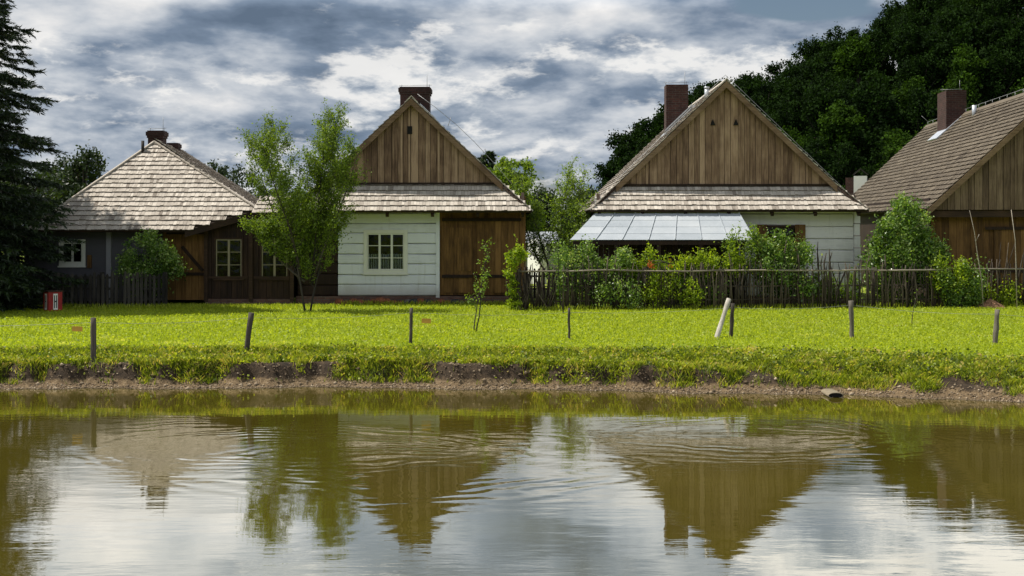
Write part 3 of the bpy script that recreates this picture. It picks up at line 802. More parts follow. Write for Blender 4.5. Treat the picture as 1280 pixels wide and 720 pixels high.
ps = MB(); ps.box(X1(134), X1(140), -.12, 0, .0, 2.5); ps.box(X1(132), X1(142), -.5, .05, 2.5, 2.66); ps.build('post', M['grey_post'], h1)
bx_ = MB(); bx_.box(X1(110), X1(115), -.08, 0, 1.2, 1.62); bx_.build('wall_box', M['brown'], h1)
bw = MB(); plank_wall(bw, X1(204), X1(258), .15, 2.75, -.02, .2, .04, rng=rng); bw.build('plank_wall', M['brown'], h1)
pdoor = MB(); pdoor.box(X1(209), X1(256), -.07, -.04, .95, 1.05, .4); pdoor.box(X1(209), X1(256), -.07, -.04, 2.3, 2.4, .4); pdoor.beam((X1(228), -.055, 1.9), (X1(254), -.055, 1.1), .1, .03, .4, up=(0, 1, 0)); pdoor.build('door_strap', M['brown_dark'], h1)
po = MB(); diag = lambda x: 2.40+max(0, min(1, (x-aC.x)/(aT.x-aC.x)))*.60
wins = [(X1(269), X1(305)), (X1(326), X1(362))]; zb, zt = PZ(349, 42)-.6, PZ(297, 42)-.6
# porch boards in spans so the two windows stay open
for a, c_ in ((X1(258), wins[0][0]), (wins[0][1], wins[1][0]), (wins[1][1], X1(367))): plank_wall(po, a, c_, .2, diag, -.12, .19, .04, rng=rng)
for a, c_ in wins:
    plank_wall(po, a, c_, .2, zb, -.12, .19, .04, rng=rng); plank_wall(po, a, c_, zt, diag, -.12, .19, .04, rng=rng)
po.build('porch_wall', M['brown_dark'], h1)
cp = MB()
for px in (259, 315, 366): cp.box(X1(px)-.06, X1(px)+.06, -.2, -.125, .1, diag(X1(px))-.02)
cp.box(X1(262), X1(312), -.17, -.125, .85, .93); cp.box(X1(318), X1(363), -.17, -.125, .85, .93)
cp.build('porch_post', M['brown_h'], h1)
for a, c_ in wins: window(h1, a, c_, zb, zt, -.12, .05, 2, 3, M['brown_h'], M['cream'], curtain=False)
fo = MB(); fo.box(X1(258), X1(366), -.16, .2, -.2, .19); fo.build('foundation', M['brick_low'], h1)
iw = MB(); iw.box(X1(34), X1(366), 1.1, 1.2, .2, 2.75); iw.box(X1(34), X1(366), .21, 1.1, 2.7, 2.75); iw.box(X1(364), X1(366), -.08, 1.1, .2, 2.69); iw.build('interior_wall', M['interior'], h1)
sw = MB(); sw.box(X1(30), X1(31)+.15, .21, 10.8, 0, 2.6); sw.box(X1(330), X1(330)+.15, .3, 10.8, 0, 2.9); sw.box(X1(30), X1(335), 10.81, 10.95, 0, 2.6); sw.box(X1(32)+.2, X1(329), .3, 10.7, .2, .25); sw.build('side_wall', M['grey_wall'], h1)
pr = MB(); rs_ = random.Random(8)   # low roof joining the porch to the next house
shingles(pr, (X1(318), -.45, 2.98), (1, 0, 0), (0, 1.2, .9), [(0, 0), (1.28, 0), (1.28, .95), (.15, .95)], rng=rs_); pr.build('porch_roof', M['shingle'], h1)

# ------------------------------------------------------------------ far small house between the two right houses
hf = empty('far_house', (20.6, 72, LAWN), R(-18)); tag(hf, 'small distant house with dark roof and white chimney seen between the two right houses', 'house')
fb = MB(); fb.box(-2.2, 2.2, -3, 3, 0, 3.2); fb.prism([(-2.2, -3, 3.2), (2.2, -3, 3.2), (0, -3, 5.0)], (0, 6, 0)); fb.build('wall', M['brown_dark'], hf)
fr_ = MB(); rs_ = random.Random(9)
for sgn in (-1, 1):
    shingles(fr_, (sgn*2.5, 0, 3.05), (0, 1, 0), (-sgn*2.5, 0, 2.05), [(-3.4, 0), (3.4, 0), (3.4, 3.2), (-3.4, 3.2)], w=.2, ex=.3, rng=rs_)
fr_.build('roof', M['shingle_far'], hf)
cw_ = MB(); cw_.box(-1.25, -.55, -1.6, -1.0, 3.8, 5.35); cw_.build('chimney', M['white_paint'], hf)
cr = MB(); cr.beam((-1.3, -1.3, 5.42), (-.9, -1.3, 5.75), .5, .05); cr.beam((-.9, -1.3, 5.75), (-.5, -1.3, 5.42), .5, .05); cr.build('chimney_hood', M['iron'], hf)
cb_ = MB(); cb_.box(-1.75, -1.3, -.6, -.1, 3.6, 5.3); cb_.build('chimney', M['brick'], hf)

# grey roofed shed and white round-topped pillar between the middle houses
sh_ = empty('shed', (PX(672, 62), 62, LAWN)); tag(sh_, 'low grey roofed shed far back between the two middle houses', 'shed')
q = MB(); q.box(-.75, 1.0, 0, 2.5, 0, 1.9); q.build('wall', M['grey_post'], sh_)
q = MB(); q.prism([(-.85, -.25, 1.72), (1.1, -.25, 1.72), (1.0, 2.0, 2.25), (-.75, 2.0, 2.25)], (0, 0, .05)); q.build('roof', M['zinc'], sh_)
wp = empty('masonry_pillar', (PX(667, 57), 57, LAWN), R(-52)); wp.scale = (1.14, 1.14, 1.14); tag(wp, 'bright white masonry pillar with rounded top behind the small picket fence', 'pillar')
q = MB(); out_ = [(-.38, 0, 0), (.38, 0, 0), (.38, 0, 1.42)]+[(.38*math.cos(t), 0, 1.42+.34*math.sin(t)) for t in (.5, 1.0, 1.57, 2.14, 2.64)]+[(-.38, 0, 1.42)]
q.prism(out_, (0, .35, 0)); q.build('body', paint('bright_limewash', (.82, .81, .79), .8, .05), wp)
q = MB()
for k in range(9):
    t = math.pi*(k+.5)/9; q.tube([(.28*math.cos(t), -.015, 1.44+.24*math.sin(t)), (.08*math.cos(t), -.015, 1.5+.06*math.sin(t))], .012, 4)
q.tube([(.02, -.02, 1.3), (.02, -.02, 1.68)], .015, 4); q.build('tracery', M['iron'], wp)

# ------------------------------------------------------------------ small things built in mesh
hb = empty('hydrant_box', (PX(66, 38.4), 38.4, LAWN), R(43)); tag(hb, 'small red box with white panels reading H beside the picket fence', 'hydrant box')
q = MB(); q.box(-.21, .21, -.19, .19, .03, .60); 
m_red, g, b = mat('red_painted_box', .5); g.l.new(g.ramp(g.noise(g.obj(), 7, 5, .7), [(.3, (.20, .012, .012)), (.7, (.36, .025, .02))]), b.inputs['Base Color'])
q.build('body', m_red, hb)
q = MB(); q.box(-.235, .235, -.215, .215, .603, .635); q.build('lid', M['brown_h'], hb)
m_white = plain('sign_white', (.72, .73, .66), .5, 0, .1); m_black = plain('sign_black', (.01, .01, .01), .5, 0, .1)
def H_panel(cx, ny, side):
    q = MB(); k = MB(); w, h0, h1_ = .068, .07, .55
    def pt(u, v, d): return (u+cx, -.19-d, v) if not side else (-.21-d, -u, v)
    def bx(mb, u0, u1, v0, v1, d0, d1):
        a = pt(u0, v0, d0); c_ = pt(u1, v1, d1); mb.box(min(a[0], c_[0]), max(a[0], c_[0]), min(a[1], c_[1]), max(a[1], c_[1]), v0, v1)
    bx(q, -w, w, h0, h1_, 0.001, .008); o = q.build('sign_panel', m_white, hb)
    bx(k, -.046, -.018, .12, .50, .009, .012); bx(k, .018, .046, .12, .50, .009, .012); bx(k, -.018, .018, .295, .335, .009, .012)
    k.build('letter', m_black, o)
H_panel(.0, 0, False); H_panel(0, 0, True)
for x_ in (-.19, .14):
    for y_ in (-.17, .12): q = MB(); q.box(x_, x_+.05, y_, y_+.05, -.05, .03); q.build('foot', M['iron'], hb)

def ground_at(X, Y): return float(ground_z(X, Y))
def post(px_b, py_b, px_t, py_t, Y, r, m, label, group='posts along the pond bank', name='fence_post', lean_y=0):
    X = PX(px_b, Y); zg = ground_at(X, Y); top = Vector((PX(px_t, Y), Y+lean_y, PZ(py_t, Y)))
    b_ = Vector((X, Y, zg-.15)); q = MB(); rs = random.Random(int(px_b)); n = 7
    pts = [b_.lerp(top, i/n)+Vector((rs.uniform(-.006, .006), rs.uniform(-.006, .006), 0)) for i in range(n+1)]
    q.tube([p-b_ for p in pts], [r*rs.uniform(.88, 1.1) for _ in pts], 9, rs.uniform(.3, .7))
    o = q.build(name, m, None, b_); tag(o, label, 'post', group); return o, top
tops = []
for a in [(117, 446, 117, 397, 25.6, .055, M['post_dark'], 'short dark upright post on the bank, nearest the left edge'),
          (307, 440, 314, 391, 26.3, .058, M['post_dark'], 'dark post on the bank leaning right, below the brown porch windows'),
          (513, 434, 514, 385, 27.5, .040, M['post_dark'], 'thin dark upright post on the bank below the white log wall'),
          (712, 426, 711, 385, 28.8, .030, M['post_dark'], 'very thin dark stake on the bank below the leafy left end of the brushwood fence'),
          (913, 418, 916, 379, 29.4, .048, M['post_dark'], 'dark upright post with a pale pole leaning against it'),
          (1065, 423, 1064, 376, 29.2, .055, M['post'], 'grey weathered upright post on the bank in front of the long brushwood fence'),
          (1243, 431, 1247, 387, 27.7, .055, M['post'], 'grey weathered post on the bank below the heap of earth')]:
    o, t = post(*a); tops.append(t)
o, t = post(892, 425, 915, 375, 28.9, .055, M['pole'], 'pale peeled pole leaning against the dark post', name='leaning_pole', lean_y=.42)
q = MB()
tp = [Vector((-14, 25.3, 1.2))]+[t-Vector((0, 0, .1)) for t in tops]+[Vector((13.5, 26.9, 1.2))]
for a, c_ in zip(tp[:-1], tp[1:]):
    q.tube([a.lerp(c_, t)-Vector((0, 0, .06*math.sin(math.pi*t))) for t in (0, .25, .5, .75, 1)], .0028, 4, cap=False)
tag(q.build('fence_wire', M['wire']), 'thin sagging wire strung from post to post along the pond bank', 'wire')
m_or = plain('orange_plastic', (.48, .27, .04), .5, 0, .2)
for px, py, Y, lb in ((97, 411, 25.6, 'small orange plastic warning plate left of the leftmost post'), (533, 401, 27.5, 'small orange plastic warning plate right of the thin post below the white wall')):
    q = MB(); q.box(-.10, .10, -.004, .004, -.05, .05); o = q.build('warning_plate', m_or, None, (PX(px, Y), Y-.02, PZ(py, Y)))
    o.rotation_euler = (0, R(3), R(8)); tag(o, lb, 'warning plate', 'orange plates on the wire')

# drain pipe end in the mud
q = MB(); n = 20
X, Y = PX(1040, 23.9), 23.95
for i in range(n):
    t0, t1 = math.pi*2*i/n, math.pi*2*(i+1)/n
    P = [(.20*math.cos(t), .075*math.sin(t)) for t in (t0, t1)]; Q = [(.185*math.cos(t), .060*math.sin(t)) for t in (t0, t1)]
    y0, y1 = -.0, .6
    q.add([(P[0][0], y0, P[0][1]), (P[1][0], y0, P[1][1]), (P[1][0], y1, P[1][1]), (P[0][0], y1, P[0][1]), (Q[0][0], y0, Q[0][1]), (Q[1][0], y0, Q[1][1]), (Q[1][0], y1, Q[1][1]), (Q[0][0], y1, Q[0][1])],
          [(0, 3, 2, 1), (4, 5, 6, 7), (0, 1, 5, 4)], .6)
dp = q.build('drain_pipe', plain('concrete', (.20, .165, .11), .9, 0, .3, 12), None, (X, Y-.35, .04)); dp.scale = (.72, 1, .75); tag(dp, 'short pale drain pipe end sticking out of the muddy shore at the water', 'drain pipe')
q = MB(); q.box(-.16, .16, .05, .06, -.045, .045); q.build('pipe_inside', M['interior'], dp)

# rocks at the foot of the white wall
def rock(r, rs, sx=1, sy=1, sz=.8):
    V = []; Fc = []; n, m_ = 8, 5
    for j in range(m_+1):
        ph = math.pi*j/m_
        for i in range(n):
            th = 2*math.pi*i/n; k = r*rs.uniform(.8, 1.15)
            if j in (0, m_): k = r*.95
            V.append((k*sx*math.sin(ph)*math.cos(th), k*sy*math.sin(ph)*math.sin(th), k*sz*math.cos(ph)))
    for j in range(m_):
        for i in range(n): Fc.append((j*n+i, (j+1)*n+i, (j+1)*n+(i+1) % n, j*n+(i+1) % n))
    return V, Fc
def rock_mat(nm, c1, c2):
    m_, g, b = mat(nm, .9); n = g.noise(g.obj(), 9, 6, .7); g.l.new(g.ramp(n, [(.35, c1), (.65, c2)]), b.inputs['Base Color']); bump(g, b, n, .03); return m_
rkm = [(rock_mat('dark_rock', (.015, .015, .016), (.06, .06, .062)), 'dark grey'), (rock_mat('red_rock', (.12, .04, .02), (.28, .10, .05)), 'reddish'), (rock_mat('grey_rock', (.06, .055, .05), (.2, .18, .16)), 'pale grey')]
rs = random.Random(6); k = 0
for px in np.arange(424, 585, 8.5):
    r = rs.uniform(.10, .17); kind = 0 if rs.random() < .45 else (1 if rs.random() < .6 else 2)
    if 472 < px < 482: kind = 1; r = .2
    V, Fc = rock(r, rs, 1.15, 1, .85); q = MB(); q.add(V, Fc, .5, True); Yk = 41.75+rs.uniform(-.12, .05)
    o = q.build('rock', rkm[kind][0], None, (PX(px, Yk), Yk, LAWN+r*.5))
    big = px > 471 and px < 483
    lb = 'largest reddish rock at the foot of the white wall below the window' if big else '%s rock in the loose row along the foot of the white wall' % rkm[kind][1]
    tag(o, lb, 'rock', 'rocks at the foot of the white wall')

# heap of reddish earth
xs_, ys_ = np.meshgrid(np.linspace(-1, 1, 34), np.linspace(-1, 1, 24)); rr = np.sqrt(xs_**2+ys_**2)
zz_ = .34*np.maximum(0, 1-rr)**.8+.05*wob(xs_*3, ys_*3, 2)*np.maximum(0, 1-rr)-.04
ii = np.arange(34*24).reshape(24, 34); F = np.stack([ii[:-1, :-1], ii[:-1, 1:], ii[1:, 1:], ii[1:, :-1]], -1).reshape(-1, 4)
me = np_mesh('earth_heap', np.stack([xs_*.52, ys_*.4, zz_], -1).reshape(-1, 3), F, smooth=True)
m_e, g, b = mat('red_earth', .95); n = g.noise(g.obj(), 14, 6, .7); g.l.new(g.ramp(n, [(.35, (.12, .06, .03)), (.65, (.42, .23, .13))]), b.inputs['Base Color']); bump(g, b, n, .05)
tag(finish('earth_heap', me, m_e, None, (PX(1238, 40.2), 40.2, LAWN)), 'small heap of reddish earth at the foot of the right fence gap', 'earth heap')

# ------------------------------------------------------------------ fences
def picket_fence(px0, px1, Y, height, label, step=.135, w=.09, m=M['picket'], rails=(.35, .85), Y1=None):
    X0, X1_ = PX(px0, Y), PX(px1, Y1 or Y)
    root = empty('picket_fence', (X0, Y, LAWN)); tag(root, label, 'fence'); rs = random.Random(int(px0)+5)
    L = X1_-X0; dY = (Y1 or Y)-Y; root.rotation_euler = (0, 0, math.atan2(dY, L)); L = math.hypot(L, dY)
    q = MB(); x = 0
    while x < L:
        ww = w*rs.uniform(.85, 1.15); h = height*rs.uniform(.93, 1.04); t = rs.random(); ln = rs.uniform(-.02, .02)
        q.prism([(x, 0, .03), (x+ww, 0, .03), (x+ww+ln, 0, h-.05), (x+ww/2+ln, 0, h), (x+ln, 0, h-.05)], (0, .022, 0), t); x += step*rs.uniform(.92, 1.1)
    q.build('pickets', m, root)
    for z in rails:
        q = MB(); q.box(0, L, .024, .075, z-.035, z+.035); q.build('rail', m, root)
    for i in range(int(L/2)+1):
        q = MB(); q.box(i*2.0+.0, i*2.0+.11, .078, .19, -.1, height); q.build('post', m, root)
    return root
picket_fence(44, 207, 40.2, 1.12, 'blackened picket fence with pointed pales in front of the grey walled house', rails=(.28, .6, .95))
picket_fence(-60, 40, 40.6, 1.12, 'dense dark greenish board fence panel under the spruce', step=.125, w=.12, m=wood('mossy_boards', (.02, .022, .01), (.06, .06, .025), (.11, .11, .05)))
picket_fence(656, 706, 45.2, 1.12, 'short low picket fence in front of the white pillar between the houses', step=.15, w=.07, rails=(.35, .8))

def brushwood(px0, Y0, px1, Y1, label, seed, tall=(), end_mess=False, hm=1.0, lean=.05):
    A = Vector((PX(px0, Y0), Y0, LAWN)); B = Vector((PX(px1, Y1), Y1, LAWN)); L = (B-A).length
    root = empty('brushwood_fence', A, math.atan2(B.y-A.y, B.x-A.x)); tag(root, label, 'fence', 'brushwood fences'); rs = random.Random(seed)
    bay = L/max(1, round(L/2.4)); nb = int(round(L/bay))
    for b_ in range(nb):
        q = MB(); x = b_*bay
        while x < (b_+1)*bay-.02:
            h = rs.uniform(1.2, 1.46)*hm
            for (ta, tb, th) in tall:
                if ta < x < tb and rs.random() < .35: h = rs.uniform(1.4, th)
            if rs.random() < .06: h += rs.uniform(.1, .4)
            r = rs.uniform(.014, .032); ln = rs.gauss(0, lean)+ (.25 if rs.random() < .03 else 0)*rs.choice((-1, 1)); y = rs.choice((-.035, .0, .035))+rs.uniform(-.01, .01)
            mid = rs.uniform(-.035, .035)
            q.tube([(x, y, -.02), (x+ln*.3+mid, y+rs.uniform(-.02, .02), h*.45), (x+ln*.8-mid, y, h*.82), (x+ln*1.2+rs.uniform(-.05, .05), y, h)], [r*1.1, r, r*.85, r*.4], 5, min(1, max(0, rs.gauss(.45, .22))))
            x += rs.uniform(.040, .092)
        q.build('brushwood', M['stick'], root)
        q = MB(); q.tube([(b_*bay, .07, -.1), (b_*bay+.02, .07, 1.28)], [.065, .055], 8, .4); q.build('post', M['stick'], root)
        for z, r, mm in ((1.20, .030, M['rail']), (.72, .02, M['stick']), (.28, .02, M['stick'])):
            q = MB(); yy = -.06 if z > 1 else .02
            q.tube([(b_*bay-.05, yy, z+rs.uniform(-.02, .02)), (b_*bay+bay*.5, yy, z+rs.uniform(-.03, .03)), ((b_+1)*bay+.05, yy, z+rs.uniform(-.02, .02))], r, 6, rs.uniform(.3, .7)); q.build('rail', mm, root)
    if end_mess:
        q = MB()
        for i in range(26):
            x = rs.uniform(-.2, 1.0); ln = rs.uniform(-.9, .5); h = rs.uniform(.9, 1.45)
            q.tube([(x, -.15+rs.uniform(-.1, .1), 0), (x+ln*.5, -.08, h*.5), (x+ln*.6+rs.uniform(-.1, .1), -.03, h)], [.022, .018, .01], 5, rs.random())
        q.build('loose_branches', M['stick'], root)
    return root
brushwood(649, 38.9, 708, 39.0, 'gappy left end of the brushwood fence with leaning loose branches', 21, end_mess=True, lean=.12)
brushwood(709, 39.0, 1185, 40.3, 'long brushwood fence of upright sticks with pale top rail before the zinc lean-to', 22, tall=((6.4, 8.6, 2.1), (9, 10.2, 1.75)), lean=.06)
brushwood(1186, 40.5, 1300, 41.0-.15, 'right brushwood fence of taller leaning sticks in front of the dark brown boarded house', 23, tall=((.8, 3, 2.2),), lean=.14, hm=1.05)

# ------------------------------------------------------------------ vegetation
def leaf_arrays(P, size, rng, aspect=.55, up=.0, tint=None):
    """a folded-diamond leaf at each point"""
    n = len(P); a = rng.normal(size=(n, 3)); a[:, 2] += up; a /= np.linalg.norm(a, axis=1)[:, None]
    b = rng.normal(size=(n, 3)); b -= (b*a).sum(1)[:, None]*a; b /= np.linalg.norm(b, axis=1)[:, None]
    s = (size*rng.uniform(.65, 1.35, n))[:, None]
    V = np.empty((n, 4, 3)); V[:, 0] = P-a*s*.5; V[:, 1] = P+b*s*aspect*.5; V[:, 2] = P+a*s*.5; V[:, 3] = P-b*s*aspect*.5
    F = np.arange(n*4).reshape(n, 4)
    t = rng.beta(2, 2, n) if tint is None else tint
    return V.reshape(-1, 3), F, t
def clumps(rng, ells, nc, nl, sig, surf=.55):
    """clump centres in the outer shell of a union of ellipsoids, leaves gaussian around them"""
    vol = np.array([e[3]*e[4]*e[5] for e in ells]); pr = vol**.67; pr /= pr.sum()
    k = rng.choice(len(ells), nc, p=pr); E = np.array(ells, float)[k]
    d = rng.normal(size=(nc, 3)); d /= np.linalg.norm(d, axis=1)[:, None]
    r = rng.uniform(surf, 1.0, nc)**.7
    C = E[:, :3]+d*E[:, 3:6]*r[:, None]
    j = rng.integers(0, nc, nl)
    sg = rng.uniform(.6, 1.3, nc)[j]
    P = C[j]+rng.normal(size=(nl, 3))*sig*sg[:, None]
    ct = rng.uniform(.25, .75, nc)[j]
    return C, P, np.clip(ct+rng.normal(size=nl)*.2, 0, 1)
def shrub(name, label, cat, loc, ells, nc, nl, size, sig, m, group=None, seed=1, stems=9, stem_r=.02, aspect=.55, surf=.5, trunk=None, shoots=0):
    rng = np.random.default_rng(seed); rs = random.Random(seed)
    root = empty(name, loc); tag(root, label, cat, group)
    C, P, t = clumps(rng, ells, nc, nl, sig, surf)
    if shoots:   # thin shoots standing out of the mass so the outline is uneven
        ex = []; top = sorted(range(nc), key=lambda i: -C[i][2])[:max(1, nc//2)]
        for s_ in range(shoots):
            c_ = C[rs.choice(top)]; d = np.array([rs.uniform(-.5, .5), rs.uniform(-.3, .3), rs.uniform(.6, 1)]); L = rs.uniform(.15, .5)*(size/.08)**.5
            for q_ in range(10): ex.append(c_+d*L*q_/9+rng.normal(size=3)*sig*.18)
        P = np.vstack([P, np.array(ex)]); t = np.concatenate([t, rng.uniform(.4, 1, len(ex))])
    V, F, t = leaf_arrays(P, size, rng, aspect, .2, t)
    keep = V.reshape(-1, 4, 3)[:, :, 2].min(1)+loc[2] > LAWN-.05
    V = V.reshape(-1, 4, 3)[keep].reshape(-1, 3); t = t[keep]; F = np.arange(len(V)).reshape(-1, 4)
    fo_ = finish('foliage' if trunk is None else 'crown', np_mesh('foliage', V, F, t), m, root)
    q = MB()
    if trunk:
        h, r0 = trunk; q.tube([(0, 0, -.1), (.02*h, 0, h*.4), (-.01*h, .01, h)], [r0, r0*.8, r0*.6], 8, .5); b0 = Vector((-.01*h, .01, h))
    else: b0 = Vector((0, 0, 0))
    for i in rs.sample(range(nc), min(stems, nc)):
        c_ = Vector(C[i]); st = b0+(Vector((rs.uniform(-.1, .1), rs.uniform(-.1, .1), 0)) if not trunk else Vector((0, 0, -rs.uniform(0, .3)*trunk[0])))
        mid = st.lerp(c_, .5)+Vector((0, 0, .12*(c_-st).length)); q.tube([st, mid, c_], [stem_r, stem_r*.7, stem_r*.3], 5, rs.random())
    q.build('stem' if not trunk else 'trunk', M['bark'], root)
    return root

# bushes and climbers, each its own thing
Yb = 41.0
shrub('bush', 'rounded glossy bush standing behind the left picket fence', 'bush', (PX(184, 40.75), 40.75, LAWN),
      [(0, 0, 1.55, .95, .55, .75), (-.6, 0, 1.15, .55, .45, .6), (.55, 0, 1.35, .6, .4, .6), (.1, 0, 2.0, .5, .4, .42), (0, 0, .8, .7, .4, .6)], 150, 8500, .085, .11, M['bush_leaf'], seed=31, shoots=14)
def at(px, py, Y): return (PX(px, Y), Y, PZ(py, Y))
def climber(px0, px1, py0, py1, Y, label, cat='climbing plant', m=M['vine_leaf'], n=4000, size=.08, seed=1, nc=60, depth=.22, shoots=8, name='climbing_plant', group='climbers on the brushwood fence', ragged=.35, bottom=None):
    """foliage filling the picture box px0..px1, py0..py1 at distance Y, rooted on the ground below it"""
    X0, X1_ = PX(px0, Y), PX(px1, Y); zt, zb = PZ(py0, Y)-LAWN, PZ(py1, Y)-LAWN; cx = (X0+X1_)/2; w = (X1_-X0)/2; h = (zt-zb)/2
    rs = random.Random(seed); ells = []
    k = max(2, int(w*2/.55)+1)
    for i in range(k):
        x = -w*.75+1.5*w*i/(k-1); hh = h*rs.uniform(1-ragged, 1)
        ells.append((x, rs.uniform(-.06, .06), zb+hh, max(.2, w/k*1.25), depth, hh*.92))
    return shrub(name, label, cat, (cx, Y, LAWN), ells, nc, n, size, size*1.5, m, group, seed, stems=10, stem_r=.012, surf=.35, shoots=shoots)
X, Y = PX(643, 38.75), 38.75
shrub('climbing_plant', 'bright green climber topping the far left end post of the brushwood fence', 'climbing plant', (X, Y, LAWN),
      [(-.02, 0, 1.6, .27, .2, .26), (.14, 0, 1.75, .2, .16, .18), (-.2, 0, 1.72, .12, .1, .2), (-.1, 0, 1.1, .14, .12, .3), (-.04, 0, .65, .12, .12, .3), (.0, 0, .25, .16, .14, .22)], 44, 1900, .085, .075, M['vine_leaf'], 'climbers on the brushwood fence', 41, stems=10, stem_r=.014, surf=.3, shoots=8)
climber(748, 800, 338, 386, 39.0, 'sparse dark vine on the fence front below the left half of the zinc roof', n=1100, seed=141, nc=30, m=M['bush_leaf'], depth=.07, size=.07)
climber(806, 872, 334, 386, 39.2, 'green vine hugging the front of the fence below the dark porch', n=1900, seed=142, nc=44, m=M['vine_leaf'], depth=.07, size=.07)
climber(1178, 1222, 332, 386, 40.1, 'thick dark vine covering the front of the fence to the right of the big bush', n=2600, seed=143, nc=50, m=M['bush_leaf'], depth=.09, size=.075)
climber(694, 742, 290, 385, 39.40, 'mixed dark green shrubs tangled behind the left part of the brushwood fence', 'bush', M['bush_leaf'], 6000, .075, 42, 90, .35, name='bush', group='bushes behind the brushwood fence')
climber(738, 786, 290, 384, 39.52, 'tall dark green bush in front of the left end of the zinc lean-to', 'bush', M['bush_leaf'], 6500, .08, 43, 90, .35, name='bush', group='bushes behind the brushwood fence', shoots=14)
climber(782, 838, 300, 385, 39.66, 'yellow green vine bushing up before the zinc lean-to', n=6500, seed=44, nc=80, shoots=14)
climber(826, 862, 303, 340, 39.75, 'arching yellow green vine shoot rising right before the dark porch', n=1300, seed=45, nc=22, depth=.12, ragged=.6)
climber(838, 900, 326, 385, 39.82, 'low leafy vine spread on the fence below the dark porch', n=5200, seed=46, nc=80, m=M['bush_leaf'])
climber(862, 880, 308, 345, 39.82, 'small upright vine tuft below the middle of the zinc roof', n=900, seed=47, nc=16, depth=.1)
climber(886, 922, 306, 350, 39.91, 'leafy vine mound at the right end of the dark porch', n=2400, seed=48, nc=40)
climber(912, 948, 262, 350, 39.98, 'loose tall plant climbing in front of the right corner of the zinc roof', n=1900, seed=49, nc=46, m=M['willow_leaf'], ragged=.25, depth=.2, shoots=16)
climber(948, 1014, 280, 384, 40.12, 'dense rounded dark bush hiding most of the shuttered window', 'bush', M['bush_leaf'], 11000, .085, 50, 110, .5, name='bush', group='bushes behind the brushwood fence', ragged=.2, shoots=12)
climber(1012, 1072, 318, 384, 40.29, 'low pale green shoots behind the fence under the white wall', n=2200, seed=51, nc=50, m=M['willow_leaf'], shoots=16)
shrub('bush', 'large broad leafy bush filling the gap between the two right houses', 'bush', (PX(1130, 41.0), 41.0, LAWN),
      [(0, 0, 1.6, 1.15, .6, .9), (-.7, 0, 1.3, .65, .5, .9), (.15, 0, 2.6, .75, .5, .75), (.75, 0, 1.6, .6, .45, .8), (-.25, 0, 2.3, .8, .5, .6), (.05, 0, 3.1, .4, .3, .45), (0, 0, .7, 1.1, .5, .7)], 300, 20000, .10, .13, M['bush_leaf'], 'bushes behind the brushwood fence', 52, stems=16, shoots=30)
climber(1172, 1206, 306, 386, 40.20, 'bright climber standing over the fence to the right of the big bush', n=3600, seed=53, nc=60)
climber(1207, 1224, 318, 386, 40.30, 'narrow dark climber on the fence before the brown barn doors', n=1300, seed=54, nc=26, m=M['bush_leaf'])
climber(1226, 1262, 340, 386, 40.75, 'low yellow green plant with reddish tips in the right fence gap', n=2800, seed=55, nc=40)
shrub('flower_cluster', 'small cluster of red leaves in the vine before the dark porch', 'plant', (PX(837, 39.1), 39.1, PZ(330, 39.1)), [(0, 0, 0, .12, .05, .10), (-.6, 0, 0, .10, .05, .12)], 6, 60, .06, .04, M['red_leaf'], None, 56, stems=2)
for i, (px, py) in enumerate(((1213, 262), (1268, 262))):
    q = MB(); b0 = Vector(at(px+(16 if i == 0 else 3), 386, 40.0)); b0.z = LAWN
    if i == 0: pts = [b0, Vector(at(1227, 350, 40)), Vector(at(1221, 312, 40)), Vector(at(1218, 290, 40)), Vector(at(1212, 263, 40))]
    else: pts = [b0, Vector(at(1270, 330, 40)), Vector(at(1269, 300, 40)), Vector(at(1264, 262, 40))]
    q.tube([p-b0 for p in pts], [.02, .016, .012, .01, .006][:len(pts)], 5, .8)
    if i == 0: q.tube([Vector(at(1219, 303, 40))-b0, Vector(at(1224, 293, 40))-b0], .008, 4, .8)
    tag(q.build('dry_branch', M['rail'], None, b0), ('long bare forked twig rising before the brown barn wall' if i == 0 else 'thin bare twig rising at the far right before the brown wall'), 'branch', 'bare twigs above the right fence')

